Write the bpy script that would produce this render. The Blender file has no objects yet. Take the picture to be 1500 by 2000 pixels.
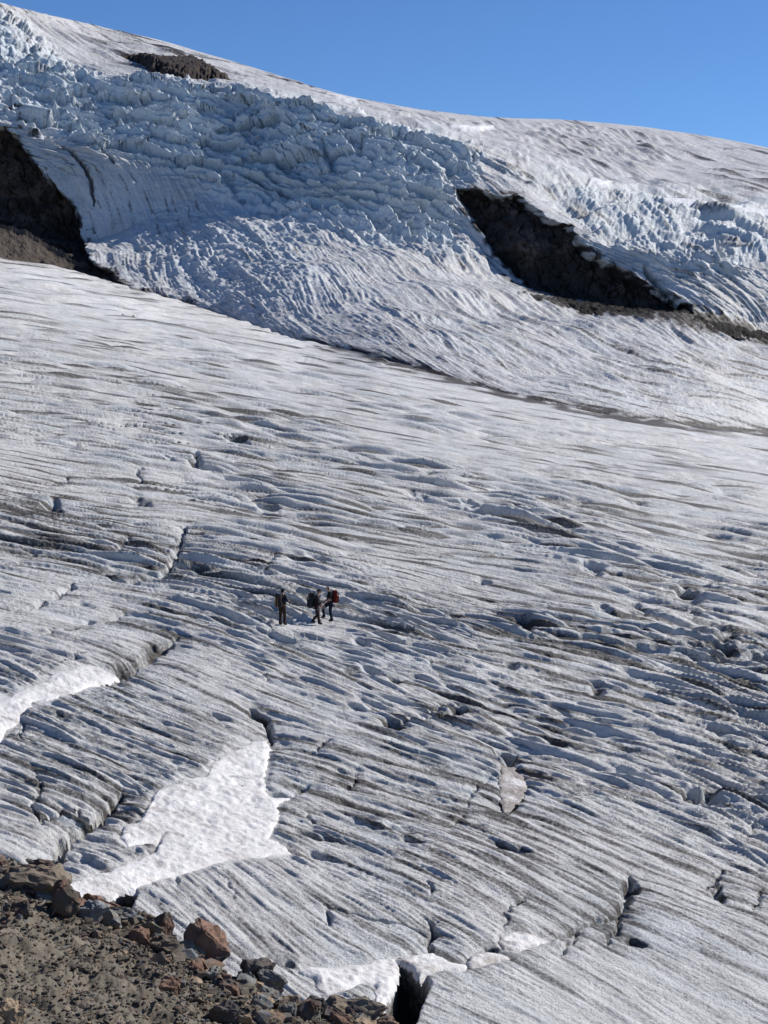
import bpy, bmesh, math, random
import numpy as np
from mathutils import Vector, Matrix

# ------------------------------------------------------------------ camera, sky, sun, exposure
scn = bpy.context.scene
COL = scn.collection
FPX, CX, CY, EYE = 3200.0, 750.0, 1000.0, 650.0       # lens in photo pixels, eye level row
PITCH = -math.atan((CY - EYE) / FPX)
cam_d = bpy.data.cameras.new('camera'); cam = bpy.data.objects.new('camera', cam_d); COL.objects.link(cam)
cam_d.sensor_fit = 'VERTICAL'; cam_d.sensor_height = 24.0
cam_d.angle = 2 * math.atan(CY / FPX)
cam_d.clip_start = 0.5; cam_d.clip_end = 6000
cam.location = (0, 0, 0); cam.rotation_euler = (math.pi / 2 + PITCH, 0, 0)
scn.camera = cam

SUN_AZ, SUN_EL = math.radians(64), math.radians(36)    # azimuth from +Y towards +X
w = bpy.data.worlds.new('World'); scn.world = w; w.use_nodes = True
nt = w.node_tree; bg = nt.nodes['Background']
sky = nt.nodes.new('ShaderNodeTexSky'); sky.sky_type = 'NISHITA'; sky.sun_disc = False
sky.sun_elevation = SUN_EL; sky.sun_rotation = SUN_AZ
sky.altitude = 3000; sky.air_density = 1.0; sky.dust_density = 0.0; sky.ozone_density = 10.0
nt.links.new(sky.outputs[0], bg.inputs[0]); bg.inputs[1].default_value = 0.104
sun_d = bpy.data.lights.new('sun', 'SUN'); sun = bpy.data.objects.new('sun', sun_d); COL.objects.link(sun)
sun_d.energy = 4.9; sun_d.angle = math.radians(0.5); sun_d.color = (1.0, 0.95, 0.88)
sdir = Vector((math.sin(SUN_AZ) * math.cos(SUN_EL), math.cos(SUN_AZ) * math.cos(SUN_EL), math.sin(SUN_EL)))
sun.rotation_euler = sdir.to_track_quat('Z', 'Y').to_euler()
scn.view_settings.view_transform = 'Standard'; scn.view_settings.look = 'None'
scn.view_settings.exposure = 0.15; scn.view_settings.gamma = 1.0
scn.cycles.max_bounces = 6; scn.cycles.diffuse_bounces = 5

# ------------------------------------------------------------------ numeric helpers
f32 = np.float32
CP, SP = math.cos(PITCH), math.sin(PITCH)
def unproj(u, v, Y):
    """world point seen along a line of sight, at forward distance Y metres"""
    a = (CY - np.asarray(v, dtype=np.float64)); b = np.asarray(u, dtype=np.float64) - CX
    dy = CP * FPX - SP * a; dz = SP * FPX + CP * a
    k = Y / dy
    return np.stack([b * k, Y + 0 * b, dz * k], -1)

rng0 = np.random.RandomState(7)
_perm = np.concatenate([rng0.permutation(256)] * 3).astype(np.int32)
_ang = rng0.rand(256) * 2 * np.pi
_gx, _gy = np.cos(_ang).astype(f32), np.sin(_ang).astype(f32)
def noise(x, y, seed=0):
    x = np.asarray(x, f32) + f32(seed * 17.31 + 100.5); y = np.asarray(y, f32) + f32(seed * 5.77 + 50.3)
    xi = np.floor(x).astype(np.int32); yi = np.floor(y).astype(np.int32)
    fx = x - xi; fy = y - yi
    xi &= 255; yi &= 255
    p0 = _perm[xi]; p1 = _perm[xi + 1]
    h00 = _perm[p0 + yi]; h01 = _perm[p0 + yi + 1]; h10 = _perm[p1 + yi]; h11 = _perm[p1 + yi + 1]
    n00 = _gx[h00] * fx + _gy[h00] * fy; n10 = _gx[h10] * (fx - 1) + _gy[h10] * fy
    n01 = _gx[h01] * fx + _gy[h01] * (fy - 1); n11 = _gx[h11] * (fx - 1) + _gy[h11] * (fy - 1)
    sx = fx * fx * fx * (fx * (fx * 6 - 15) + 10); sy = fy * fy * fy * (fy * (fy * 6 - 15) + 10)
    a = n00 + sx * (n10 - n00); b = n01 + sx * (n11 - n01)
    return (a + sy * (b - a)) * f32(1.5)
def fbm(x, y, o=4, seed=0, gain=.5):
    s = 0; a = 1.0
    for i in range(o):
        s = s + a * noise(x, y, seed + i * 3); x = x * 2.03 + 3.1; y = y * 2.03 - 1.7; a *= gain
    return s
def lic(X, Y, dx, dy, wl, L, seed, n=None, unit=True):
    """noise smeared along a direction field: streaks wl metres apart and about L metres long"""
    s = 0
    c_, s_ = f32(math.cos(.53)), f32(math.sin(.53))
    X, Y = X * c_ - Y * s_, X * s_ + Y * c_; dx, dy = dx * c_ - dy * s_, dx * s_ + dy * c_
    if n is None:
        p = float(np.percentile(L, 80)); L = np.minimum(L, f32(p)); n = int(min(61, max(5, np.ceil(2 * p / (.42 * wl)))))
    for k in np.linspace(-1, 1, n):
        s = s + f32(1 - abs(k) * .85) * noise((X + dx * (f32(k) * L)) / f32(wl), (Y + dy * (f32(k) * L)) / f32(wl), seed)
    return s / f32(max(1e-6, float(np.std(s))))
BANDS = [.16 * 1.75 ** k for k in range(10)]
def streaks(X, Y, dx, dy, target, L, seed):
    """streaks whose spacing follows the field `target` (metres), blended from fixed bands"""
    out = np.zeros(X.shape, f32); nn = np.full(X.shape, 1e-6, f32)
    lt = np.log(target)
    for i, b in enumerate(BANDS):
        wgt = np.exp(-((lt - math.log(b)) / .42) ** 2).astype(f32)
        m = wgt > .06
        if i == 0: m |= target < b
        if i == len(BANDS) - 1: m |= target > b
        if not m.any(): continue
        wm = np.maximum(wgt[m], .06)
        out[m] += wm * lic(X[m], Y[m], dx[m], dy[m], b, L[m].astype(f32), seed + i * 7); nn[m] += wm * wm
    return out / np.sqrt(nn)
def voronoi(x, y, seed):
    """per point: distance to the cell border and three random numbers of its cell, and offset to its centre"""
    xi = np.floor(x).astype(np.int64); yi = np.floor(y).astype(np.int64)
    r = np.random.RandomState(seed).rand(5, 4096).astype(f32)
    d1 = np.full(x.shape, 9., f32); d2 = np.full(x.shape, 9., f32); idb = np.zeros(x.shape, np.int64)
    ox = np.zeros(x.shape, f32); oy = np.zeros(x.shape, f32)
    for j in (-1, 0, 1):
        for i in (-1, 0, 1):
            cx = xi + i; cy = yi + j
            h = (cx * 7919 + cy * 104729) % 4096
            px = cx + .15 + .7 * r[0, h] - x; py = cy + .15 + .7 * r[1, h] - y
            d = np.sqrt(px * px + py * py).astype(f32)
            m = d < d1
            d2 = np.where(m, d1, np.minimum(d2, d)); idb = np.where(m, h, idb)
            ox = np.where(m, -px, ox); oy = np.where(m, -py, oy)
            d1 = np.where(m, d, d1)
    return d2 - d1, r[2, idb], r[3, idb], r[4, idb], ox, oy
def sst(a, b, x):
    t = np.clip((x - a) / (b - a), 0, 1); return t * t * (3 - 2 * t)
def bill(g): return np.sqrt(g * g + .03) - .8
def gauss(x): return np.exp(-x * x)
def seg_dist(x, y, pts):
    """distance to a polyline and the parameter along it (0..1)"""
    best = np.full(x.shape, 1e9, f32); par = np.zeros(x.shape, f32); side = np.zeros(x.shape, f32)
    n = len(pts) - 1
    for i in range(n):
        ax, ay = pts[i][:2]; bx, by = pts[i + 1][:2]
        ux, uy = bx - ax, by - ay; ll = ux * ux + uy * uy + 1e-9
        t = np.clip(((x - ax) * ux + (y - ay) * uy) / ll, 0, 1)
        ex = x - ax - t * ux; ey = y - ay - t * uy
        d = np.sqrt(ex * ex + ey * ey)
        m = d < best
        best = np.where(m, d, best); par = np.where(m, (i + t) / n, par)
        side = np.where(m, np.sign(ux * ey - uy * ex), side)
    return best, par, side
def poly_sd(x, y, pts):
    """signed distance to a closed outline, positive inside"""
    d, _, _ = seg_dist(x, y, list(pts) + [pts[0]])
    ins = np.zeros(x.shape, bool); n = len(pts)
    for i in range(n):
        x1, y1 = pts[i]; x2, y2 = pts[(i + 1) % n]
        c = ((y1 > y) != (y2 > y))
        with np.errstate(divide='ignore', invalid='ignore'):
            xx = (x2 - x1) * (y - y1) / ((y2 - y1) if y2 != y1 else 1e-9) + x1
        ins ^= c & (x < xx)
    return np.where(ins, d, -d)
def pl(pts): 
    xs = np.array([p[0] for p in pts], float); ys = np.array([p[1] for p in pts], float)
    return lambda u: np.interp(u, xs, ys)
def smooth_pl(pts, h=25):
    f = pl(pts)
    return lambda u: sum(f(np.asarray(u) + k) for k in (-h, -h / 2, 0, h / 2, h)) / 5

# ------------------------------------------------------------------ the large forms
# crest / trough line of the near glacier, the skyline, and the lines between them (photo column -> row)
F_ = smooth_pl([(-400, 395), (0, 497), (120, 519), (230, 548), (400, 600), (520, 637), (640, 674), (720, 695), (800, 716),
                (950, 760), (1100, 795), (1250, 822), (1500, 850), (1900, 885)], 30)
S_ = smooth_pl([(-400, -110), (0, 5), (40, 16), (100, 30), (300, 75), (500, 133), (650, 181), (800, 211), (950, 229),
                (1100, 233), (1250, 246), (1400, 268), (1500, 288), (1900, 370)], 30)
def YA(u, v):
    d = v - F_(u)
    inv = -.003614 - 3.147e-6 * u + 1.492e-5 * v
    left = sst(760, 560, u)
    inv = inv * (1 - left * .13 * np.exp(-np.maximum(d, -10) / 22.))
    return 1 / np.maximum(inv, .0012)
UC = [-400, 0, 170, 250, 330, 420, 500, 650, 800, 900, 1050, 1200, 1350, 1500, 1900]
BL = [  # (row per column, distance per column) from the foot to the skyline
    ([None] * 15, [276, 276, 278, 278, 276, 268, 258, 238, 226, 219, 215, 215, 221, 234, 262]),
    ([470, 505, 520, 505, 435, 395, 402, 440, 472, 492, 575, 606, 615, 648, 700], [310, 310, 310, 311, 313, 315, 314, 302, 300, 303, 291, 285, 284, 290, 300]),
    ([180, 232, 290, 306, 316, 322, 326, 335, 368, 372, 420, 475, 500, 522, 560], [318, 317, 317, 318, 320, 321, 320, 309, 307, 309, 300, 296, 294, 299, 310]),
    ([60, 118, 158, 156, 156, 160, 166, 200, 246, 264, 330, 350, 372, 388, 430], [345, 342, 338, 338, 338, 338, 337, 329, 324, 326, 322, 345, 352, 358, 370]),
    ([None] * 15, [372, 386, 425, 440, 455, 462, 468, 480, 490, 505, 540, 580, 600, 600, 600]),
]
def YB(u, v, taps=(-16, -8, 0, 8, 16)):
    u = np.asarray(u, float); v = np.asarray(v, float)
    F = F_(u); S = S_(u)
    rows, invs = [F + 75], [1 / (np.interp(u, UC, BL[0][1]) + 2)]
    for r, d in BL:
        if r[0] is None and len(rows) < 3: rr = F
        elif r[0] is None: rr = S
        else: rr = sum(np.interp(u + k, UC, r) for k in (-40, -20, 0, 20, 40)) / 5
        rows.append(rr); invs.append(1 / (sum(np.interp(u + k, UC, d) for k in (-60, -30, 0, 30, 60)) / 5))
    out = 0
    wide = 1 + 2.0 * sst(360, 410, v) * sst(560, 500, v) * sst(980, 900, u)
    for tp in taps:
        vv = np.clip(v + tp * wide, S, F + 75)
        r = invs[-1] + 0 * vv
        for i in range(len(rows) - 1):
            m = (vv <= rows[i]) & (vv >= rows[i + 1])
            t = np.clip((rows[i] - vv) / np.maximum(rows[i] - rows[i + 1], 1e-3), 0, 1)
            r = np.where(m, invs[i] + t * (invs[i + 1] - invs[i]), r)
        out = out + r
    return len(taps) / out
def YC(u, v): return 1 / np.maximum(-.06152 - 1.832e-5 * u + 5.457e-5 * v, .012)

def angle_field(ctrl, u, v, sig):
    s = np.zeros(u.shape); wsum = np.zeros(u.shape) + 1e-12
    for (x, y, a) in ctrl:
        k = np.exp(-((u - x) ** 2 + ((v - y) * 1.5) ** 2) / (sig * sig)) + 1e-7
        s += k * a; wsum += k
    return np.radians(s / wsum)

# ------------------------------------------------------------------ materials
def new_mat(name):
    m = bpy.data.materials.new(name); m.use_nodes = True
    return m, m.node_tree, m.node_tree.nodes['Principled BSDF']
def N(t, typ, **kw):
    n = t.nodes.new(typ)
    for k, v in kw.items(): setattr(n, k, v)
    return n
def mixc(t, fac, a, b, mode='MIX'):
    n = N(t, 'ShaderNodeMix', data_type='RGBA', blend_type=mode)
    for i, val in ((0, fac), (6, a), (7, b)):
        if hasattr(val, 'links'): t.links.new(val, n.inputs[i])
        elif i == 0: n.inputs[0].default_value = val
        else: n.inputs[i].default_value = (*val, 1)
    return n.outputs[2]
def math_n(t, op, a, b=0.0):
    n = N(t, 'ShaderNodeMath', operation=op)
    for i, val in ((0, a), (1, b)):
        if hasattr(val, 'links'): t.links.new(val, n.inputs[i])
        else: n.inputs[i].default_value = val
    return n.outputs[0]
def ramp(t, fac, lo, hi):
    n = N(t, 'ShaderNodeMapRange', interpolation_type='SMOOTHSTEP'); t.links.new(fac, n.inputs[0])
    n.inputs[1].default_value = lo; n.inputs[2].default_value = hi
    return n.outputs[0]
def noise_n(t, vec, scale, detail=4, rough=.6):
    n = N(t, 'ShaderNodeTexNoise'); n.inputs['Scale'].default_value = scale
    n.inputs['Detail'].default_value = detail; n.inputs['Roughness'].default_value = rough
    t.links.new(vec, n.inputs['Vector']); return n.outputs[0]
def attr(t, name): return N(t, 'ShaderNodeAttribute', attribute_name=name).outputs['Fac']

def ice_material(name, grain, clean, grey, blue, dirtc, bump=.25, bdist=.05, coarse=3.5):
    m, t, p = new_mat(name)
    tc = N(t, 'ShaderNodeTexCoord').outputs['Object']
    n1 = noise_n(t, tc, grain, 5, .7); n2 = noise_n(t, tc, grain * .12, 4, .6)
    c = mixc(t, ramp(t, n2, .35, .68), clean, grey)
    c = mixc(t, attr(t, 'blue'), c, blue)
    c = mixc(t, attr(t, 'snow'), c, (.86, .86, .87))
    n3 = noise_n(t, tc, grain * 3.1, 3, .7)
    c = mixc(t, ramp(t, n3, .5, .72), c, tuple(x * .78 for x in grey))
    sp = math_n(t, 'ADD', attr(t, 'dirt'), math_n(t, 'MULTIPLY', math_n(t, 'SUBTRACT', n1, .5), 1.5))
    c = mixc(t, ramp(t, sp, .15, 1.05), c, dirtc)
    t.links.new(c, p.inputs['Base Color'])
    p.inputs['Roughness'].default_value = .5
    p.inputs['Specular IOR Level'].default_value = .25
    b = N(t, 'ShaderNodeBump'); b.inputs['Strength'].default_value = bump; b.inputs['Distance'].default_value = bdist
    b2 = N(t, 'ShaderNodeBump'); b2.inputs['Strength'].default_value = .55; b2.inputs['Distance'].default_value = bdist * coarse
    t.links.new(noise_n(t, tc, grain / coarse * 1.6, 5, .75), b2.inputs['Height']); t.links.new(b2.outputs[0], b.inputs['Normal'])
    t.links.new(n1, b.inputs['Height']); t.links.new(b.outputs[0], p.inputs['Normal'])
    return m
ICE_NEAR = ice_material('near_glacier_ice', 7.0, (.68, .67, .655), (.52, .51, .495), (.47, .55, .60), (.075, .068, .062), .8, .10)
ICE_FAR = ice_material('far_glacier_ice', 1.6, (.64, .63, .62), (.50, .49, .48), (.58, .665, .72), (.045, .038, .034), .6, .25)
SNOW = ice_material('firn_snow', 6.0, (.76, .745, .73), (.66, .64, .62), (.5, .62, .72), (.27, .235, .205), .5, .05, 2.5)

def rock_material(name, cols, scale, bump=.6, dist=.05, rough=.9, lichen=None):
    m, t, p = new_mat(name)
    tc = N(t, 'ShaderNodeTexCoord').outputs['Object']
    oi = N(t, 'ShaderNodeObjectInfo').outputs['Random']
    vv = N(t, 'ShaderNodeVectorMath', operation='ADD'); t.links.new(tc, vv.inputs[0])
    cmb = N(t, 'ShaderNodeCombineXYZ'); t.links.new(math_n(t, 'MULTIPLY', oi, 37.), cmb.inputs[0]); t.links.new(cmb.outputs[0], vv.inputs[1])
    vec = vv.outputs[0]
    n1 = noise_n(t, vec, scale, 6, .7); n2 = noise_n(t, vec, scale * 4, 5, .7); n3 = noise_n(t, vec, scale * .45, 3, .5)
    c = mixc(t, ramp(t, n1, .38, .62), cols[0], cols[1])
    c = mixc(t, ramp(t, n3, .48, .62), c, cols[2])
    c = mixc(t, math_n(t, 'MULTIPLY', ramp(t, n2, .45, .7), .6), c, tuple(x * .35 for x in cols[0]))
    hsv = N(t, 'ShaderNodeHueSaturation'); t.links.new(c, hsv.inputs['Color'])
    t.links.new(math_n(t, 'ADD', math_n(t, 'MULTIPLY', oi, .5), .75), hsv.inputs['Value'])
    t.links.new(hsv.outputs[0], p.inputs['Base Color']); p.inputs['Roughness'].default_value = rough
    p.inputs['Specular IOR Level'].default_value = .2
    b = N(t, 'ShaderNodeBump'); b.inputs['Strength'].default_value = bump; b.inputs['Distance'].default_value = dist
    t.links.new(n2, b.inputs['Height']); t.links.new(b.outputs[0], p.inputs['Normal'])
    return m
R_GREY = rock_material('grey_andesite', [(.15, .15, .145), (.23, .23, .22), (.20, .17, .13)], 2.5)
R_RED = rock_material('rusty_andesite', [(.17, .105, .078), (.25, .155, .11), (.15, .125, .10)], 2.2)
R_BROWN = rock_material('brown_rock', [(.16, .125, .095), (.235, .195, .15), (.19, .17, .135)], 2.5)
R_DARK = rock_material('dark_basalt', [(.085, .075, .07), (.13, .11, .10), (.11, .075, .06)], 2.5)
R_TAN = rock_material('ochre_rock', [(.27, .20, .13), (.34, .26, .18), (.22, .18, .14)], 2.5)
R_BLUE = rock_material('blue_grey_slate', [(.15, .165, .18), (.24, .255, .265), (.20, .19, .165)], 2.5)
GRAVEL = rock_material('moraine_gravel', [(.10, .086, .067), (.165, .143, .113), (.125, .109, .086)], 3.0, .9, .03)
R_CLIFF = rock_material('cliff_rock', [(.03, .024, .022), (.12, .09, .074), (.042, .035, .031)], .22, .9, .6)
R_CLIFF2 = rock_material('outcrop_rock', [(.030, .023, .020), (.065, .047, .037), (.038, .031, .028)], .3, .8, .5)
R_SCREE = rock_material('scree', [(.085, .068, .056), (.14, .112, .09), (.10, .085, .075)], .9, .9, .25)

# ------------------------------------------------------------------ mesh helpers
def tag(o, label=None, cat=None, group=None, kind=None):
    for k, v in (('label', label), ('category', cat), ('group', group), ('kind', kind)):
        if v: o[k] = v
    return o
def mesh_np(name, P, faces, mats, attrs=None, smooth=True):
    me = bpy.data.meshes.new(name)
    nf, k = faces.shape
    me.vertices.add(len(P)); me.vertices.foreach_set('co', np.ascontiguousarray(P, f32).ravel())
    me.loops.add(nf * k); me.loops.foreach_set('vertex_index', np.ascontiguousarray(faces, np.int32).ravel())
    me.polygons.add(nf); me.polygons.foreach_set('loop_start', np.arange(0, nf * k, k, dtype=np.int32))
    me.polygons.foreach_set('loop_total', np.full(nf, k, np.int32))
    me.polygons.foreach_set('use_smooth', np.full(nf, smooth))
    for nm, arr in (attrs or {}).items():
        a = me.attributes.new(nm, 'FLOAT', 'POINT'); a.data.foreach_set('value', np.ascontiguousarray(arr, f32).ravel())
    me.update(calc_edges=True); me.validate()
    for m in (mats if isinstance(mats, (list, tuple)) else [mats]): me.materials.append(m)
    o = bpy.data.objects.new(name, me); COL.objects.link(o)
    return o
def grid_faces(r, c):
    i = np.arange(r * c).reshape(r, c)
    return np.stack([i[:-1, :-1], i[:-1, 1:], i[1:, 1:], i[1:, :-1]], -1).reshape(-1, 4)
def compact(P, faces, attrs):
    used = np.unique(faces); mp = np.full(len(P), -1, np.int64); mp[used] = np.arange(len(used))
    return P[used], mp[faces], {k: a[used] for k, a in attrs.items()}
def axis_u(lo, hi, step, margin=None):
    mid = np.arange(-30, 1530 + step, step)
    l = -30 - np.cumsum(np.linspace(step, step * 9, 24)); r = mid[-1] + np.cumsum(np.linspace(step, step * 9, 24))
    a = np.concatenate([l[::-1], mid, r]); return a[(a >= lo) & (a <= hi)]

# ------------------------------------------------------------------ near glacier
A_ANG = [(100, 600, 8), (600, 750, 10), (1300, 950, 9), (100, 900, 8), (700, 1000, 9), (1300, 1100, 12), (100, 1050, 10),
         (300, 1120, 6), (600, 1100, 12), (600, 1300, 18), (1200, 1250, 13), (1200, 1480, 19), (100, 1420, 22), (300, 1350, 25),
         (150, 1600, 17), (700, 1500, 20), (700, 1700, 25), (1000, 1650, 25), (1350, 1680, 21), (400, 1770, 33), (1300, 1900, 31),
         (950, 1950, 26), (330, 1240, 22), (230, 1440, 26), (1450, 1350, 15), (850, 1250, 14), (960, 1800, 27), (60, 1180, 14)]
SNOW_BIG = [(520, 1436), (526, 1465), (522, 1500), (512, 1535), (530, 1545), (565, 1546), (545, 1560), (541, 1600), (525, 1630),
            (560, 1646), (572, 1660), (520, 1668), (440, 1672), (380, 1690), (310, 1705), (258, 1722), (230, 1730), (205, 1738), (150, 1752), (110, 1722),
            (180, 1700), (245, 1682), (300, 1655), (312, 1640), (318, 1625), (300, 1632), (250, 1642), (234, 1628), (240, 1605), (262, 1596),
            (290, 1570), (296, 1545), (310, 1530), (360, 1510), (400, 1505), (420, 1480), (455, 1452), (500, 1436)]
SNOW_LEFT = [(-260, 1402), (-100, 1378), (0, 1358), (60, 1340), (115, 1311), (180, 1299), (228, 1322), (195, 1332), (140, 1350), (95, 1364), (62, 1366),
             (40, 1385), (22, 1410), (0, 1442), (-60, 1500), (-260, 1620)]
SNOW_LOW = [(580, 1890), (600, 1883), (660, 1884), (720, 1880), (756, 1869), (775, 1872), (772, 1905), (762, 1945), (750, 1985), (730, 1978), (736, 1940),
            (728, 1918), (700, 1916), (676, 1928), (640, 1936), (618, 1922), (612, 1908), (588, 1900)]
SNOW_BRIDGE = [(772, 1872), (806, 1869), (846, 1859), (880, 1882), (912, 1886), (905, 1895), (870, 1894), (838, 1903), (824, 1914), (805, 1890), (785, 1878)]
SNOW_GULLY = [(985, 1497), (1008, 1498), (1024, 1532), (1018, 1556), (1002, 1570), (990, 1577), (984, 1550), (980, 1522)]
SNOW_DIRT = [(978, 1822), (1010, 1816), (1050, 1820), (1075, 1832), (1040, 1846), (1015, 1854), (985, 1846), (976, 1834)]
SNOW_DIRT2 = [(918, 1866), (950, 1858), (985, 1862), (995, 1870), (960, 1876), (925, 1886), (912, 1878)]
PATCHES = [SNOW_BIG, SNOW_LEFT, SNOW_LOW, SNOW_BRIDGE, SNOW_GULLY, SNOW_DIRT, SNOW_DIRT2]
# crevasses: photo polyline, half width m, depth m, dirt
CREV = [([(60, 1705), (100, 1665), (165, 1605), (212, 1562), (236, 1528)], .42, 3.2, .15),
        ([(300, 1662), (318, 1640), (310, 1628)], .25, .6, .5),
        ([(212, 1563), (250, 1572), (290, 1578)], .22, .7, .5), ([(236, 1528), (290, 1532)], .15, .35, .3),
        ([(165, 1600), (150, 1570), (75, 1600), (74, 1560), (77, 1500)], .10, .5, .5),
        ([(222, 1326), (240, 1308), (262, 1292), (300, 1278), (345, 1246)], .55, 1.6, .8),
        ([(165, 1215), (200, 1213), (240, 1196), (252, 1192)], .35, .8, .5),
        ([(318, 1132), (338, 1095), (353, 1050), (360, 1020)], .38, 1.2, .3),
        ([(228, 1088), (246, 1062), (250, 1042)], .35, .9, .3), ([(196, 1110), (240, 1135), (300, 1124)], .6, .8, .5),
        ([(524, 1440), (526, 1412), (516, 1396), (490, 1380)], .36, 1.8, .7),
        ([(520, 1536), (566, 1546), (600, 1528)], .25, .6, .1),
        ([(846, 1862), (842, 1820), (838, 1800)], .22, 1.4, .2), ([(840, 1822), (760, 1800), (640, 1770)], .20, .45, .35),
        ([(634, 1770), (631, 1805)], .16, .5, .0),
        ([(1216, 1778), (1222, 1740), (1228, 1700)], .32, 1.1, .4), ([(1075, 1832), (1120, 1812), (1216, 1776)], .2, .6, .6),
        ([(1216, 1780), (1190, 1840)], .22, .6, .6), ([(1402, 1755), (1404, 1725)], .35, .9, .3),
        ([(985, 1455), (1000, 1495), (1005, 1540), (995, 1580)], .45, 1.1, .35),
        ([(980, 1850), (905, 1884)], .3, .8, .6), ([(440, 1700), (480, 1760)], .06, .2, .1),
        ([(700, 1500), (680, 1535)], .1, .4, .2), ([(765, 1415), (830, 1398), (890, 1384)], .3, .7, .5),
        ([(1010, 1210), (1040, 1240), (1150, 1262), (1240, 1275)], .5, .9, .8), ([(385, 880), (378, 915)], .5, 1.0, .2),
        ([(1100, 1010), (1160, 1025), (1250, 1045)], .5, .9, .2), ([(120, 880), (220, 900)], .4, .6, .2),
        ([(1350, 1560), (1385, 1540)], .4, .9, .0), ([(1330, 1195), (1400, 1195)], .4, .8, .3),
        ([(20, 1190), (110, 1165), (150, 1135)], .3, .7, .4), ([(85, 1235), (150, 1222)], .3, .6, .5),
        ([(445, 1085), (520, 1105)], .4, .6, .5), ([(610, 1585), (612, 1612)], .12, .5, .4)]
# pits: photo centre, half sizes in photo px, depth m, dirt
PITS = [(1158, 1112, 22, 12, 1.3, .1), (1345, 1165, 26, 12, 1.1, .3), (1022, 1218, 18, 10, 1.2, .6), (1166, 1348, 16, 14, 1.2, .1),
        (1488, 1286, 26, 16, 1.5, 0), (1412, 1272, 34, 16, 1.2, .7), (1420, 1240, 18, 8, .8, .7), (985, 1462, 22, 14, 1.1, .2), (895, 1384, 16, 12, .9, .2), (766, 1416, 22, 9, .9, .6),
        (722, 1312, 22, 10, .9, .1), (703, 1258, 20, 8, .8, .2), (380, 906, 14, 10, 1.2, .2), (818, 970, 24, 7, 1.0, .1),
        (1350, 1552, 18, 14, 1.1, 0), (1385, 1555, 22, 14, 1.0, 0), (460, 860, 28, 6, .9, 0), (100, 985, 22, 10, 1., .2), (275, 975, 22, 8, .9, .1),
        (620, 1090, 22, 8, .8, .3), (1400, 1432, 30, 10, .8, 0), (1000, 1300, 12, 7, .7, .3), (1270, 1510, 30, 8, .5, .2), (808, 1640, 26, 8, .4, .1),
        (300, 1270, 14, 10, .9, .9), (770, 1330, 14, 6, .5, .3), (240, 1305, 20, 13, .9, .6), (565, 1880, 12, 5, .2, .2), (1240, 1840, 26, 7, .4, .4),
        (930, 1000, 26, 6, .8, .2), (1180, 1190, 20, 7, .7, .2), (520, 985, 26, 6, .8, .3), (915, 985, 18, 5, .7, .1), (1010, 1000, 22, 8, .9, .1),
        (945, 1125, 16, 6, .6, .3), (1240, 980, 26, 6, .6, .1), (60, 1075, 20, 7, .6, .5), (500, 1395, 14, 8, .9, .9), (1080, 1445, 26, 7, .5, .6),
        (330, 890, 26, 5, .7, .1), (700, 905, 30, 5, .6, .1), (655, 668, 30, 5, .9, .6)]
PIT_BIG = [(752, 1998), (760, 1955), (775, 1905), (780, 1880), (800, 1893), (826, 1912), (835, 1925), (818, 1965), (800, 2005), (790, 2060), (740, 2060)]
PIT_SMALL = [(214, 1744), (240, 1728), (262, 1734), (256, 1752), (246, 1768), (225, 1765)]
FEET = [(553, 1219), (619, 1216), (642, 1211), (555, 1222), (610, 1214), (632, 1208), (652, 1213), (590, 1221), (575, 1226), (545, 1231), (605, 1219)]

def frame_dirs(U, V, P, ang, swap=False):
    """unit ground direction of the photo direction ang at each grid point"""
    Pv = np.gradient(P, axis=0); Vv = np.gradient(V, axis=0)
    Pu = np.gradient(P, axis=1); Uu = np.gradient(U, axis=1); Vu = np.gradient(V, axis=1)
    Pv = Pv / np.where(np.abs(Vv) < 1e-6, 1e-6, Vv)[..., None]
    Pu = (Pu - Pv * Vu[..., None]) / Uu[..., None]
    c, s_ = np.cos(ang)[..., None], np.sin(ang)[..., None]
    return Pu * c + Pv * s_, Pv * c - Pu * s_

rs = np.random.RandomState(11)
for i in range(24):                                    # hairline cross cracks
    cu, cv = rs.uniform(0, 1500), 900 + 1080 * rs.rand() ** .8; an = math.radians(rs.uniform(-110, -35)); ll = rs.uniform(25, 110) * (.5 + .5 * (cv - 900) / 1000)
    pts = [(cu, cv)]
    for k in range(4):
        an += rs.uniform(-.45, .45); pts.append((pts[-1][0] + ll / 4 * math.cos(an), pts[-1][1] + ll / 4 * math.sin(an) * .8))
    CREV.append((pts, rs.uniform(.06, .16), rs.uniform(.2, .6), rs.uniform(.1, .5)))
RAND_PITS = []
for i in range(80):
    v = 700 + 1000 * rs.rand() ** .75; u = rs.rand() * 1600 - 50
    if v < 980: continue
    RAND_PITS.append((u, v, rs.uniform(16, 46) * (.6 + .5 * (v - 700) / 800), rs.uniform(2.5, 6) * (.6 + .7 * (v - 700) / 800), rs.uniform(.10, .32), rs.rand() * .6))

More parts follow.
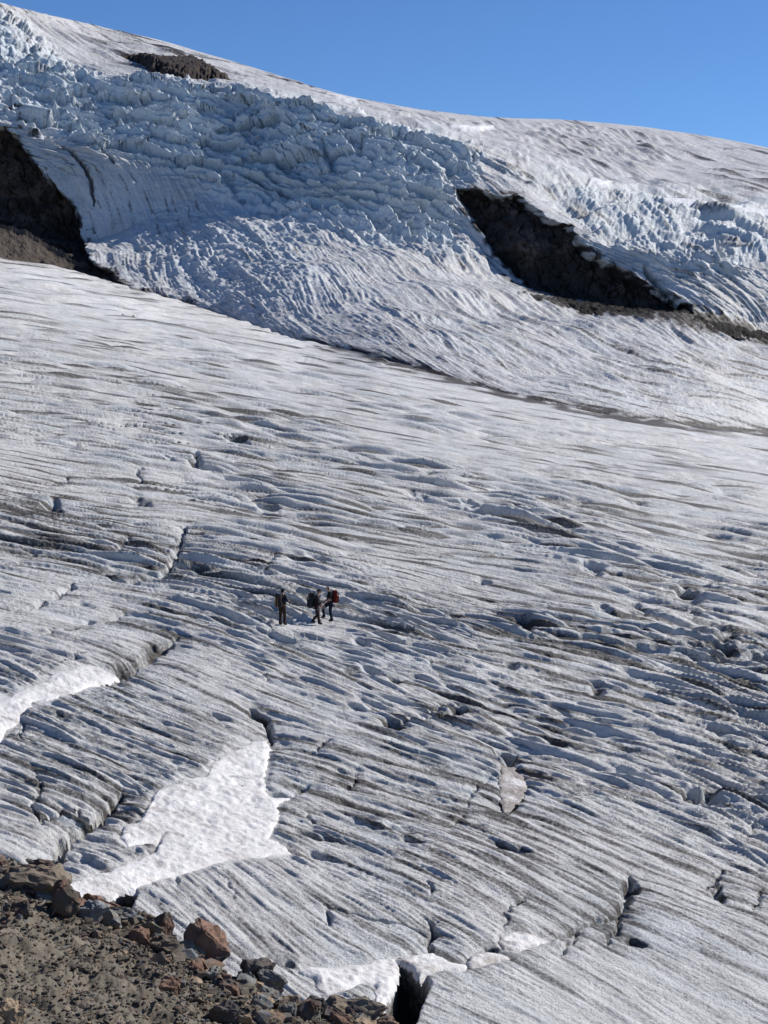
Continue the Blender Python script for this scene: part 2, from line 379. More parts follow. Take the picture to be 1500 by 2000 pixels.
DIRT_PATCHES = [(1130, 1255, 240, 34, .6), (1380, 1385, 150, 26, .6), (330, 1212, 90, 36, .7), (160, 1045, 200, 40, .45), (900, 1560, 260, 60, .3), (480, 1125, 170, 30, .4),
                (230, 1400, 160, 40, .35), (1420, 1300, 120, 30, .5), (800, 1060, 260, 30, .3), (1000, 1390, 260, 30, .4), (120, 1500, 160, 50, .4), (620, 900, 220, 18, .4),
                (1180, 1000, 260, 20, .25), (930, 1700, 240, 50, .3), (270, 1610, 90, 60, .5), (200, 930, 200, 16, .35)]
def relief_near(U, V, P, dx, dy, along=None, perp=None):
    """height of the ice relief above the smooth glacier, and its dirtiness and painted furrow shade, clean-blue and snow amounts"""
    X = P[..., 0].astype(f32); Y = P[..., 1].astype(f32)
    far = sst(90, 240, Y)
    n4 = fbm(X / 11, Y / 11, 2, 21)
    low = (.22 * n4) * (1 - .85 * sst(90, 170, Y)) + .3 * fbm(X / 30, Y / 30, 2, 5)
    low = low * (1 - np.exp(-(((U - 600) / 130) ** 2 + ((V - 1217) / 70) ** 2)))
    if along is None: return low * (1 - .4 * far), None, None
    wob = (.30 * noise(X / 14, Y / 14, 31) + .14 * noise(X / 6, Y / 6, 33)) * sst(160, 60, Y) + .03 * noise(X / 30, Y / 30, 32)
    cw, sw = np.cos(wob), np.sin(wob); dx, dy = dx * cw - dy * sw, dx * sw + dy * cw
    sv = np.interp(V, [500, 600, 800, 1000, 1200, 1600, 2000], [3.2, 3.2, 3.6, 4.7, 6.4, 10., 13]).astype(f32) * np.clip(1 + .55 * noise(X / 13, Y / 13, 35) * (1 - .6 * far), .65 + .25 * far, 1.6)
    tg = sv * perp; ln_ = (np.interp(V, [500, 900, 1200, 1600, 2000], [20, 17, 12, 7.5, 6]) * sv * along).astype(f32)
    g1 = streaks(X, Y, dx, dy, tg, ln_, 1); g2 = streaks(X, Y, dx, dy, tg * .42, ln_ * .55, 102); g3 = streaks(X, Y, dx, dy, tg * 2.6, ln_ * 2.0, 203)
    gd = streaks(X, Y, dx, dy, tg * 1.2, ln_ * 1.8, 304)
    rough = np.clip(.85 + .7 * fbm(X / 18, Y / 18, 2, 41), .35, 1.5)
    nearf = sst(75, 42, Y)
    n1 = noise(X / (1.2), Y / (1.2), 51) * sst(130, 70, Y)
    w2 = sst(4.5, 7.5, sv)
    s1 = np.minimum(tg, np.interp(Y, [45, 80, 120, 240], [1.8, 3.6, 5.4, 4.8]).astype(f32) * sv * Y / 3200)
    h = rough * s1 * (.19 * bill(g1) + (.15 - .125 * sst(66, 105, Y)) * g3 + .06 * np.tanh(g1 * 2.5) + .04 * n1 - .13 * (1 - .8 * far) * gauss(g1 / .3) + w2 * (.085 * bill(g2) - .06 * gauss(g2 / .3)))
    h = h * (1 - .25 * nearf) * (1 + .40 * sst(62, 85, Y) * sst(170, 110, Y)) * (1 + .45 * far)
    patch = fbm(X / 24, Y / 24, 3, 61)
    dirt = sst(-.1, 2.6, .75 * gd + 1.0 * patch - .55 * g1 - .35 * w2 * g2 + .25) * .95
    dirt = np.clip(dirt * (1 - .10 * far) * (1 - .3 * nearf) + .05 + .14 * nearf + .10 * sst(60, 90, Y) * sst(190, 120, Y), 0, 1)
    furrow_shade = streaks(X, Y, dx, dy, tg * (.8 + .35 * far), ln_ * 1.1, 505)
    dirt = np.clip(dirt + (.18 + .20 * sst(60, 90, Y)) * sst(.3, 1.5, furrow_shade - .35 * g1), 0, 1)  # thin dark streaks: furrow shadow painted into the ice colour
    for (a_, b_, ra, rb, k_) in DIRT_PATCHES:
        dirt = np.clip(dirt + k_ * gauss(np.hypot((U - a_) / ra, ((V - b_) - .22 * (U - a_)) / rb)) * np.clip(.55 + .5 * gd - .3 * g1, 0, 1.5), 0, 1)
    blue = np.clip(.05 + .2 * fbm(X / 6, Y / 6, 2, 71) - .08 * g3, 0, .35)
    dirt = dirt * (.92 - .15 * nearf)
    return low * (1 - .4 * far), h, (dirt, blue)

def build_near():
    u = axis_u(-420, 1950, 3.5); nr = 1240
    st = np.interp(np.linspace(0, 1, nr), [0, .25, .55, .8, 1], [2.4, 1.8, 1.1, .75, .62]); t = np.cumsum(st) - st[0]; t = (t / t[-1])[:, None]
    F = F_(u)[None, :]
    VM = 2050. + .40 * np.maximum(u, 0)[None, :]
    V = VM + (F - VM) * t; U = np.broadcast_to(u[None, :], V.shape)
    P = unproj(U, V, YA(U, V))
    ang = angle_field(A_ANG, U, V, 170)
    D, D2 = frame_dirs(U, V, P, ang); ln = np.hypot(D[..., 0], D[..., 1]) + 1e-9
    perp = np.clip(np.abs(D2[..., 0] * D[..., 1] - D2[..., 1] * D[..., 0]) / ln, .004, 3)
    dx, dy = (D[..., 0] / ln).astype(f32), (D[..., 1] / ln).astype(f32)
    low, h, (dirt, blue) = relief_near(U, V, P, dx, dy, ln, perp)
    X, Y = P[..., 0].astype(f32), P[..., 1].astype(f32)
    Uf, Vf = U.astype(f32), V.astype(f32)
    wx = 5 * noise(X / 1.5, Y / 1.5, 81) + 3 * noise(X / .5, Y / .5, 82)
    wy = 3 * noise(X / 1.5, Y / 1.5, 83) + 2 * noise(X / .5, Y / .5, 84)
    # snow patches and feet flatten the streaks
    flat = np.zeros(V.shape, f32)
    for p in PATCHES:
        x0, x1 = min(a[0] for a in p) - 30, max(a[0] for a in p) + 30; y0, y1 = min(a[1] for a in p) - 30, max(a[1] for a in p) + 30
        m = (U > x0) & (U < x1) & (V > y0) & (V < y1)
        sd = poly_sd(Uf[m], Vf[m], p)
        flat[m] = np.maximum(flat[m], sst(-14, 2, sd))
    sink = flat.copy()
    for fx, fy in FEET:
        flat = np.maximum(flat, .95 * gauss(np.hypot((Uf - fx) / 20, (Vf - fy) / 8)).astype(f32))
    for fx, fy, ru_, rv_ in ((630, 1222, 75, 22), (560, 1226, 55, 16), (600, 1226, 60, 18), (655, 1236, 60, 20)):
        flat = np.maximum(flat, .9 * gauss(np.hypot((Uf - fx) / ru_, (Vf - fy) / rv_)).astype(f32))
    h = h * (1 - flat) - .10 * sink
    # crevasses
    for pts, hw, dep, dr in CREV:
        hw *= .58; dep *= .5; dr *= .6
        pu = np.array([a[0] for a in pts]); pv = np.array([a[1] for a in pts])
        W = unproj(pu, pv, YA(pu, pv))
        x0, x1 = W[:, 0].min() - 4, W[:, 0].max() + 4; y0, y1 = W[:, 1].min() - 4, W[:, 1].max() + 4
        m = (X > x0) & (X < x1) & (Y > y0) & (Y < y1)
        if not m.any(): continue
        xx, yy = X[m] + .05 * wx[m], Y[m] + .08 * wy[m]
        d, par, side = seg_dist(xx, yy, [tuple(a[:2]) for a in W])
        taper = np.clip(np.minimum(par, 1 - par) * 5 + .35, 0, 1)
        hh = hw * taper * (1 + .3 * noise(xx / .8, yy / .8, 91))
        cut = 1 - sst(hh * .2, hh * 1.1, d)
        lip = gauss(d / (hw * 2.6 + .15)) * .22 * min(dep, 1.2) * (1 - cut)
        h[m] = h[m] - dep * taper * cut - lip
        halo = gauss(d / (hw * 3.2 + .25))
        dirt[m] = np.clip(dirt[m] + dr * halo * (.55 + .5 * noise(xx / 1.1, yy / 1.1, 92)), 0, 1)
        blue[m] = np.clip(blue[m] + .5 * cut * (1 - dr), 0, .85)
    for cx, cy, ru, rv, dep, dr in PITS + RAND_PITS:
        m = (np.abs(U - cx) < ru * 2.4 + 14) & (np.abs(V - cy) < rv * 2.4 + 20)
        if not m.any(): continue
        ca = math.radians(15); 
        a = Uf[m] - cx + wx[m] * .25 * ru / 5; b = Vf[m] - cy + wy[m] * .55 * rv / 3
        a, b = a * math.cos(ca) + b * math.sin(ca), -a * math.sin(ca) + b * math.cos(ca)
        q = np.hypot(a / ru, b / rv); dep = min(dep, 2.0 * rv * float(YA(cx, cy)) / 3200 + .1)
        cut = 1 - sst(.35, 1.25, q)
        h[m] = h[m] - .75 * dep * cut * (1 - flat[m])
        dirt[m] = np.clip(dirt[m] + dr * .8 * gauss(q / 1.3), 0, 1)
        blue[m] = np.clip(blue[m] + .35 * cut * (1 - dr), 0, .8)
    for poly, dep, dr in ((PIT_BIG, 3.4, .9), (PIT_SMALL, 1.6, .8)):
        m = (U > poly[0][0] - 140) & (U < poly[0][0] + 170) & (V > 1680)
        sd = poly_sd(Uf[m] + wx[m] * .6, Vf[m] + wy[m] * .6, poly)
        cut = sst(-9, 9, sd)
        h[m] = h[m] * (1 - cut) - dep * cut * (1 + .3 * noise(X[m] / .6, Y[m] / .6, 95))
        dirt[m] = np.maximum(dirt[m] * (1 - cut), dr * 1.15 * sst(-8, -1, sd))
    # crest and trough: a dark debris line where the far ice meets the near glacier
    dF = V - F_(U)
    band = 1.5 * gauss((dF - 2) / (5 + 7 * np.abs(noise(X / 9, Y / 40, 97)))) * sst(560, 680, U)
    dirt = np.clip(dirt + .85 * band * np.clip(.6 + .7 * noise(U / 40, V / 9, 98), 0, 1), 0, 1.4)
    h = h * (1 - .6 * np.exp(-np.maximum(dF, 0) / 45))
    # clean snow dusting on the far part
    snow = np.clip(sst(130, 220, Y) * (.12 + .4 * fbm(X / 14, Y / 20, 2, 99)), 0, .6) * (1 - dirt)
    P[..., 2] += low + h
    P[..., 1] -= .55 * np.clip(h, -.8, .8)
    # beyond the crest the ice rolls over and falls away
    ext = []
    top = P[-1]
    base = P[-1].copy(); base[:, 2] = base[:, 2]
    for k in range(1, 13):
        q = top.copy(); q[:, 1] += 2.2 * k; q[:, 2] += -.012 * k - .10 * k * k * (.5 + .5 * sst(760, 500, u)) - .15 * k; ext.append(q)
    PP = np.concatenate([P, np.stack(ext)], 0)
    pad = lambda a: np.concatenate([a, np.repeat(a[-1:], 12, 0)], 0).ravel()
    fc = grid_faces(*PP.shape[:2])
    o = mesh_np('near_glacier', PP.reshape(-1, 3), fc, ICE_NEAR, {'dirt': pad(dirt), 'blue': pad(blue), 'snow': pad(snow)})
    tag(o, 'furrowed grey-white glacier ice sloping up in front', 'glacier', kind='structure')
    return U, V, P
NU, NV, NP = build_near()
def on_near(u, v):
    """point of the finished near glacier seen at photo position u, v"""
    m = (np.abs(NU - u) < 30) & (np.abs(NV - v) < 45); q = NP[m]
    k = FPX / (q[:, 1] * CP + q[:, 2] * SP)
    pu = CX + q[:, 0] * k; pv = CY - (-q[:, 1] * SP + q[:, 2] * CP) * k
    d = (pu - u) ** 2 + (pv - v) ** 2; n_ = d < 16
    return q[n_][np.argmin(q[n_][:, 1])]

def snow_patch(name, poly, thick, label, dirty=0.0, step=2.2, edge=10.):
    x0, x1 = min(a[0] for a in poly) - 14, max(a[0] for a in poly) + 14; y0, y1 = min(a[1] for a in poly) - 14, max(a[1] for a in poly) + 14
    U, V = np.meshgrid(np.arange(x0, x1, step), np.arange(y0, y1, step * .8))
    P = unproj(U, V, YA(U, V))
    X, Y = P[..., 0].astype(f32), P[..., 1].astype(f32)
    low, _, _ = relief_near(U, V, P, None, None)
    sd = poly_sd(U.astype(f32) + 9 * noise(X / 1.6, Y / 1.6, 6) + 5 * noise(X / .6, Y / .6, 7) + 4 * noise(X / .2, Y / .2, 8), V.astype(f32) + 5 * noise(X / 1.2, Y / 1.2, 10) + 3 * noise(X / .4, Y / .4, 9), poly)
    prof = np.where(sd > 0, np.sqrt(np.clip(sd / edge, 0, 1)), np.clip(sd / 5, -1, 0) * 1.6)
    cup = .05 * fbm(X / .8, Y / .45, 3, 12) + .07 * fbm(X / 3.5, Y / 2.2, 2, 13) - .05 * np.abs(noise(X / .6, Y / .4, 15)) + .02 * noise(X / .2, Y / .14, 16)
    P[..., 2] += low - .10 + .28 * thick * prof + cup * sst(0, 14, sd)
    P[..., 1] -= .25 * cup
    dirt = np.clip(.16 + dirty + .45 * fbm(X / 2.0 + .4 * Y, Y / .6, 3, 14) + .25 * gauss(sd / 7) * (dirty + .25), 0, 1)
    f = grid_faces(*U.shape); keep = (sd.ravel()[f] > -5.5).all(1)
    Pc, fc, at = compact(P.reshape(-1, 3), f[keep], {'dirt': dirt.ravel(), 'snow': np.zeros(dirt.size), 'blue': np.zeros(dirt.size)})
    return tag(mesh_np(name, Pc, fc, SNOW, at), label, 'snow patch', 'old snow lying in the glacier hollows')
snow_patch('snow_patch', SNOW_BIG, .30, 'largest dirty white snow patch, wedge shaped, filling the hollow below the three hikers')
snow_patch('snow_patch', SNOW_LEFT, .28, 'narrow white snow patch entering from the left edge beside the dark pit')
snow_patch('snow_patch', SNOW_LOW, .34, 'bright white snow tongue draped above the brown moraine at the bottom')
snow_patch('snow_patch', SNOW_BRIDGE, .34, 'small white snow bridge over the dark hole at the bottom', edge=7.)
snow_patch('snow_patch', SNOW_GULLY, .05, 'small brownish snow strip lodged in an upright crevice', .55, edge=6.)
snow_patch('snow_patch', SNOW_DIRT, .20, 'flat brownish snow scrap at the end of a thin crack', .22, edge=6.)
snow_patch('snow_patch', SNOW_DIRT2, .20, 'low tan snow scrap just right of the snow bridge', .32, edge=6.)

# ------------------------------------------------------------------ far ice: basin slope, icefall, upper slope
B_ANG = [(50, 80, 40), (300, 90, 16), (700, 190, 14), (1000, 240, 18), (1200, 290, 24), (1400, 310, 20), (1450, 350, 8), (300, 230, 8), (150, 200, 8),
         (600, 250, 18), (800, 300, 24), (500, 350, 14), (700, 400, 18), (330, 420, 62), (400, 500, 55), (500, 520, 52), (600, 520, 46),
         (700, 520, 40), (800, 540, 36), (900, 560, 34), (1000, 610, 27), (1200, 660, 20), (1400, 700, 16), (700, 620, 36),
         (450, 590, 44), (900, 680, 25), (1200, 760, 14), (1450, 800, 12), (1100, 380, 32), (1200, 430, 20), (1400, 430, 8), (1300, 500, 14),
         (1400, 580, 48), (1480, 600, 48), (230, 430, 75), (960, 470, 60), (1000, 330, 28), (880, 420, 45)]
CAVE_L = [(-420, 150), (0, 243), (30, 262), (60, 308), (85, 345), (130, 380), (150, 420), (164, 475), (180, 512), (238, 548), (260, 640), (-420, 640)]
CAVE_R = [(887, 366), (905, 365), (928, 371), (985, 384), (1008, 378), (1040, 400), (1078, 430), (1118, 440), (1130, 470), (1162, 502), (1222, 530),
          (1262, 552), (1300, 575), (1345, 600), (1352, 616), (1280, 612), (1200, 602), (1150, 597), (1090, 585), (1040, 570), (1000, 535), (966, 500), (950, 470), (925, 430), (902, 402)]
OUTCROP = [(192, 96), (225, 101), (262, 106), (300, 111), (345, 113), (378, 112), (408, 126), (436, 143), (466, 160), (440, 164), (400, 162), (350, 160),
           (318, 152), (290, 140), (262, 122), (236, 113), (212, 104)]
FAR_SNOW = [[(1240, 386), (1300, 384), (1400, 398), (1520, 416), (1520, 430), (1430, 420), (1330, 404)], 
             [(640, 182), (700, 196), (690, 200)], [(880, 244), (960, 246), (960, 250), (900, 252)],
            [(1150, 352), (1195, 355), (1190, 362), (1150, 358)]]
SERAC = [(-420, 0), (0, 20), (40, 30), (90, 75), (150, 120), (220, 155), (330, 152), (450, 158), (600, 185), (700, 212), (800, 244), (860, 255), (950, 300),
         (930, 350), (890, 378), (880, 330), (760, 335), (600, 325), (520, 355), (440, 372), (330, 330), (220, 300), (120, 270), (0, 225), (-420, 150)]
TERR = [(330, 300), (520, 300), (700, 305), (880, 330), (890, 440), (930, 500), (840, 490), (700, 465), (560, 430), (430, 395)]
TERR_R = [(980, 320), (1080, 335), (1200, 345), (1560, 375), (1560, 520), (1400, 545), (1250, 530), (1150, 470), (1080, 410)]

def build_far():
    u = axis_u(-420, 1950, 2.15); nr = 540
    t = np.linspace(0, 1, nr)[:, None]
    F = F_(u)[None, :]; S = S_(u)[None, :]
    V = (F + 72) + (S - F - 72) * t; U = np.broadcast_to(u[None, :], V.shape)
    P = unproj(U, V, YB(U, V))
    ang = angle_field(B_ANG, U, V, 120)
    D, D2 = frame_dirs(U, V, P, ang)
    q = P[..., 1] + P[..., 2] * 1.15
    X, Q = P[..., 0].astype(f32), q.astype(f32)
    wob = (.2 * noise(X / 16, Q / 16, 131) + .12 * noise(X / 6, Q / 6, 133)) * sst(380, 330, P[..., 1])
    ddx, ddy = D[..., 0], D[..., 1] + D[..., 2] * 1.15
    ln = np.hypot(ddx, ddy) + 1e-9; dx, dy = ddx / ln, ddy / ln
    perp = np.clip(np.abs(D2[..., 0] * dy - (D2[..., 1] + D2[..., 2] * 1.15) * dx), .01, 4)
    cw, sw = np.cos(wob), np.sin(wob); dx, dy = (dx * cw - dy * sw).astype(f32), (dx * sw + dy * cw).astype(f32)
    nrm = np.cross(np.gradient(P, axis=1), np.gradient(P, axis=0)); nrm /= np.linalg.norm(nrm, axis=-1, keepdims=True) + 1e-12
    nrm = np.where((nrm[..., 2] < 0)[..., None], -nrm, nrm)
    Uf, Vf = U.astype(f32), V.astype(f32)
    ju = Uf + 16 * noise(X / 5, Q / 5, 141) + 7 * noise(X / 1.5, Q / 1.5, 142); jv = Vf + 10 * noise(X / 5, Q / 5, 143) + 5 * noise(X / 1.5, Q / 1.5, 144)
    ser = sst(-14, 22, poly_sd(ju, jv, SERAC)); ter = sst(-16, 26, poly_sd(ju, jv, TERR)); terr = sst(-6, 45, poly_sd(Uf + 14 * noise(Uf / 60, Vf / 30, 145), Vf + 8 * noise(Uf / 40, Vf / 30, 146), TERR_R))
    far = sst(345, 400, P[..., 1]).astype(f32)
    rowm = np.abs(np.gradient(q, axis=0) / np.gradient(V, axis=0))
    graz = np.clip(.55 / rowm, 0, 1)
    ser = ser * graz ** .6
    # streaks
    chunk = gauss(np.hypot((Uf - 430) / 210, (Vf - 480) / 130))
    sv = (6.2 + 4 * chunk - .9 * sst(540, 720, Vf) - 2.2 * far).astype(f32)
    tg = np.minimum(sv * perp, 9.); ln_ = np.minimum(sv * ln * (8 - 4.0 * chunk + 4 * far), 90).astype(f32)
    g1 = streaks(X, Q, dx, dy, tg, ln_, 401); g0 = streaks(X, Q, dx, dy, tg * 2.6, ln_ * 1.8, 502); g2 = streaks(X, Q, dx, dy, tg * .5, ln_ * .6, 603)
    gd = streaks(X, Q, dx, dy, tg * 1.1, ln_ * 1.6, 704)
    nf = (1 - far) * graz ** 1.5; amp_cap = (5.0 + 3.0 * far - 2.6 * sst(590, 680, Vf)) * sv * P[..., 1] / 3200
    h = np.minimum(tg, np.minimum(2.2, amp_cap * (1 + chunk))) * ((.19 + .03 * chunk) * bill(g1) + (.11 + .05 * chunk) * g0 + .05 * sst(7, 10, sv) * bill(g2)) + nf * ((.08 + .35 * chunk) * fbm(X / 2.6, Q / 2.6, 3, 111) + .06 * noise(X / .9, Q / .9, 112))
    h = h * (1 + .25 * far)
    smooth_wall = gauss(np.hypot((Uf - 235) / 55, (Vf - 430) / 70)) + gauss(np.hypot((Uf - 1050) / 90, (Vf - 390) / 40))
    h = h * (1 - .75 * np.clip(smooth_wall, 0, 1)) * (1 - .25 * sst(600, 720, Vf))
    # seracs: tilted blocks split by cracks
    wq = 2.2 * noise(X / 9, Q / 9, 121); wx = 2.2 * noise(X / 9, Q / 9, 122) + .8 * noise(X / 3, Q / 3, 127)
    def blocks(sx, sy, seed, tilt, off, crack):
        e, a, b, c, ox, oy = voronoi((X + wx - .25 * Q) / sx, (Q + wq + .35 * X) / sy, seed)
        hb = off * (a - .5) * 2 + tilt * ((b - .5) * 2 * ox + (c * 1.2 - 1.5) * oy)
        cracks.append(1 - sst(0., .08, e))
        return hb - crack * (1 - sst(0., .07, e))
    cracks = []
    sb = graz * (blocks(9.0, 6.5, 3, 3.2, 1.3, 1.0) + .7 * blocks(4.4, 3.0, 5, 1.5, .45, .5) + .08 * graz * fbm(X / 1.3, Q / 1.3, 4, 123, .6))
    # ledges: riser then tread
    def ledges(sp, seed, ampw, slope, crisp=1.):
        gl = .8 * noise(Uf / (sp * 6), Vf / (sp * 2.2), seed) + .20 * noise(Uf / (sp * 1.9), Vf / (sp * 1.1), seed + 1) + crisp * .07 * noise(X / 1.1, Q / 1.1, seed + 2)
        qq = -(Vf - slope * Uf) / sp + ampw * 1.6 * gl
        fr = qq - np.floor(qq)
        return np.where(fr < .78, fr / .78, (1 - fr) / .22) - .5
    la = ledges(27., 151, .75, .24) * 2.1 + ledges(12., 152, .6, .3) * 1.1 + .15 * bill(g1) + .15 * noise(X / 1.4, Q / 1.4, 153)
    lb = ledges(38., 154, .8, .11, 0.) * 3.0 + ledges(17., 155, .6, .15, 0.) * 1.0 + .15 * noise(Uf / 14, Vf / 9, 156) + .15 * bill(g1) + .22 * graz * noise(Uf / 5, Vf / 6, 157)
    h = h * (1 - .8 * np.maximum(ser, ter)) * (1 - .6 * terr) + ser * .55 * sb + ter * (1 - ser) * (la * 1.0 + .25 * sb) + ser * 1.1 * la + terr * 1.15 * lb
    h += 1.1 * noise(X / 16, Q / 16, 161) * (1 - far) + .6 * fbm(X / 40, Q / 40, 2, 162)
    # long arcs of open crevasse in the face
    dark = np.zeros(V.shape, f32)
    for pts, hw, dep in (([(88, 262), (130, 285), (160, 318), (178, 352), (183, 400)], 4.5, 4.0), ([(170, 250), (200, 290), (222, 320)], 3.0, 2.5),
                         
                         ([(1258, 520), (1275, 545), (1310, 580), (1330, 600)], 7., 3.5)):
        d, par, _ = seg_dist(Uf + 3 * noise(X / 2, Q / 2, 171), Vf + 2 * noise(X / 2, Q / 2, 172), pts)
        cut = 1 - sst(.3, 1, d / (hw * np.clip(np.minimum(par, 1 - par) * 4 + .3, 0, 1)))
        h = h - dep * cut; dark = np.maximum(dark, cut)
    # snow ribbons
    snow = np.zeros(V.shape, f32)
    for p in FAR_SNOW:
        snow = np.maximum(snow, sst(-4, 4, poly_sd(Uf + 8 * noise(Uf / 30, Vf / 9, 181), Vf + 3 * noise(Uf / 22, Vf / 8, 182), p)))
    h = h * (1 - .85 * snow) + .5 * snow
    # caves: the ice ends in a lip with thickness
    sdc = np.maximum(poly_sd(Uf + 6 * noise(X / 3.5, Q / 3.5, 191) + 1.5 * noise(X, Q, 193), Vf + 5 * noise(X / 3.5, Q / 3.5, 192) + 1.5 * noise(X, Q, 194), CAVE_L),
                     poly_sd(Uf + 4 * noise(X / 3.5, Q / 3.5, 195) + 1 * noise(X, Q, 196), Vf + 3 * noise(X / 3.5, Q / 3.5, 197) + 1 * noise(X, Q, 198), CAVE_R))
    h = h * (1 - .4 * gauss(np.clip(sdc, -99, 0) / 12))
    h = np.where(sdc > 0, h * .3, h)
    h = h * (1 - .6 * gauss((V - F_(U)) / 30) * sst(560, 700, U))
    h = h * np.clip((V - S_(U)) / 14, .12, 1)
    # dirt
    patch = fbm(X / 30, Q / 30, 3, 201)
    dirt = sst(.2, 2.5, .8 * gd + .9 * patch - .5 * g1 + .1 + .15 * far) * (.6 - .25 * sst(600, 680, Vf)) + .04 + .17 * far + .10 * sst(600, 700, Vf) + .25 * sst(.4, 1.5, .6 * gd - .6 * g1) * np.clip(far + sst(560, 680, Vf), 0, 1)
    dirt = dirt * (1 - .5 * np.maximum(ser, .6 * ter))
    dirt += ser * (.35 * cracks[0] + .2 * cracks[1]) + .4 * np.maximum(ser, ter) * sst(.35, 1.4, fbm(X / 2.2, Q / 1.2, 3, 203)) 
    band = 1.5 * gauss((V - F_(U) + 3) / (6 + 7 * np.abs(noise(X / 9, Q / 20, 204)))) * sst(520, 640, U)
    dirt += .85 * band * np.clip(.6 + .7 * noise(Uf / 40, Vf / 9, 205), 0, 1)
    foot = gauss((V - np.interp(U, [0, 170, 250, 330, 420, 520], [520, 535, 560, 580, 605, 640])) / 26) * sst(560, 330, U)
    dirt += .9 * foot * (.6 + .8 * noise(X / 3, Q / 3, 206))
    streak = np.interp(U, [1030, 1150, 1250, 1350, 1430, 1500, 1900], [580, 600, 612, 624, 640, 656, 720])
    sw_ = np.interp(U, [1000, 1040, 1200, 1350, 1500, 1900], [.1, 5, 9, 15, 11, 10])
    dirt += 2.2 * gauss((V - streak - 5 * noise(Uf / 40, Vf / 14, 208) - 2 * noise(Uf / 9, Vf / 6, 210)) / sw_) * np.clip(.75 + .6 * noise(Uf / 25, Vf / 9, 212), 0, 1) * sst(1000, 1040, U)
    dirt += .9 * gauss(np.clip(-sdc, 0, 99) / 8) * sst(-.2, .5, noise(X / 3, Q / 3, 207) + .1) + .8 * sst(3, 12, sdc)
    for a, b, rr in ((1110, 470, 26), (1165, 520, 26), (1200, 560, 34), (1270, 570, 22), (30, 215, 26), (70, 250, 26), (170, 460, 16), (1010, 385, 14)):
        dirt += .9 * gauss(np.hypot(Uf - a, Vf - b) / rr) * sst(-.05, .45, fbm(X / 2.2, Q / 3.0, 3, 209))
    dirt = np.clip(dirt * (1 - snow), 0, 1.5)
    blue = np.clip(.12 + .75 * ser + .6 * ter + .4 * terr + .35 * chunk + .25 * fbm(X / 7, Q / 7, 3, 211), 0, .9) * (1 - .7 * far) * (1 - .5 * np.minimum(dirt, 1))
    
    PP = P + nrm * h[..., None]
    push = np.clip(sdc, 0, 16) / 16
    PP[..., 1] += 9 * push ** .8
    ext = []
    for k in range(1, 9):
        e = PP[-1].copy(); e[:, 1] += 14 * k; e[:, 2] += -.9 * k * k + .8 * k; ext.append(e)
    PP = np.concatenate([PP, np.stack(ext)], 0)
    pad = lambda a: np.concatenate([a, np.repeat(a[-1:], 8, 0)], 0).ravel()
    at = {'dirt': pad(dirt), 'blue': pad(blue), 'snow': pad(snow)}
    R, C = PP.shape[:2]; f = grid_faces(R, C)
    sdp = pad(sdc); keep = ~(sdp[f] > 15).all(1)
    # split by what it is
    vU = np.concatenate([U, np.repeat(U[-1:], 8, 0)], 0); vV = np.concatenate([V, np.repeat(V[-1:], 8, 0) - np.arange(1, 9)[:, None]], 0)
    cu = vU.ravel()[f].mean(1); cv = vV.ravel()[f].mean(1)
    topl = np.interp(cu, [-420, 0, 40, 90, 150, 220, 330, 450, 600, 700, 800, 860, 960, 1060, 1200, 1350, 1500, 1950], [-200, -60, 26, 74, 120, 155, 154, 160, 186, 213, 245, 256, 295, 335, 345, 358, 372, 430])
    botl = np.interp(cu, [-420, 0, 180, 300, 360, 430, 560, 700, 840, 930, 1000, 1060, 1350, 1500, 1950], [640, 640, 600, 420, 372, 396, 430, 466, 490, 506, 545, 582, 618, 652, 720])
    up = cv < topl; bas = cv > botl; mid = ~up & ~bas
    Pf = PP.reshape(-1, 3)
    for nm, mk, lab, cat in (('upper_ice_slope', up, 'smooth bright upper ice slope running up to the skyline', 'ice slope'),
                             ('icefall', mid, 'broken blue icefall face of seracs and ledges', 'icefall'),
                             ('basin_glacier', bas, 'streaked ice slope between the icefall and the near glacier', 'glacier')):
        pc, fc, ac = compact(Pf, f[keep & mk], at)
        tag(mesh_np(nm, pc, fc, ICE_FAR, ac), lab, cat, kind='structure')
build_far()

def rock_sheet(name, box, yfun, dispfun, mat, label, cat, step=2.4, poly=None, edge=8):
    U, V = np.meshgrid(np.arange(box[0], box[1], step), np.arange(box[2], box[3], step))
    P = unproj(U, V, yfun(U, V)); X, Q = P[..., 0].astype(f32), (P[..., 1] + P[..., 2] * 1.15).astype(f32)
    f = grid_faces(*U.shape)
    sd = None
    if poly: 
        sd = poly_sd(U.astype(f32) + 6 * noise(X / 3, Q / 3, 7) + 3 * noise(X, Q, 8), V.astype(f32) + 4 * noise(X / 3, Q / 3, 9) + 2 * noise(X, Q, 10), poly)
        f = f[(sd.ravel()[f] > -edge).all(1)]
    P = P + dispfun(U, V, X, P[..., 1].astype(f32), P[..., 2].astype(f32), sd)
    Pc, fc, _ = compact(P.reshape(-1, 3), f, {})
    return tag(mesh_np(name, Pc, fc, mat, smooth=False), label, cat, kind=None)
def crag(U, V, X, Y, Z, sd, amp=1.0):
    e, a, b, c, ox, oy = voronoi(X / 2.6 + .12 * Z + .5 * noise(X / 2, Z / 2, 3), Z / 7. + .4 * noise(X / 2, Z / 2, 4), 9)
    e2, a2, *_ = voronoi(X / 1.3 + .3 * noise(X, Z, 5), Z / 1.6 + .3 * noise(X, Z, 6), 10)
    d = amp * (1.3 * (a - .5) + .9 * ox * (b - .5) + .55 * (a2 - .5) + .5 * fbm(X / 1.5, Z / 1.5, 4, 15) - .7 * (1 - sst(0, .1, e)))
    return np.stack([0 * d, -d, .25 * d], -1)
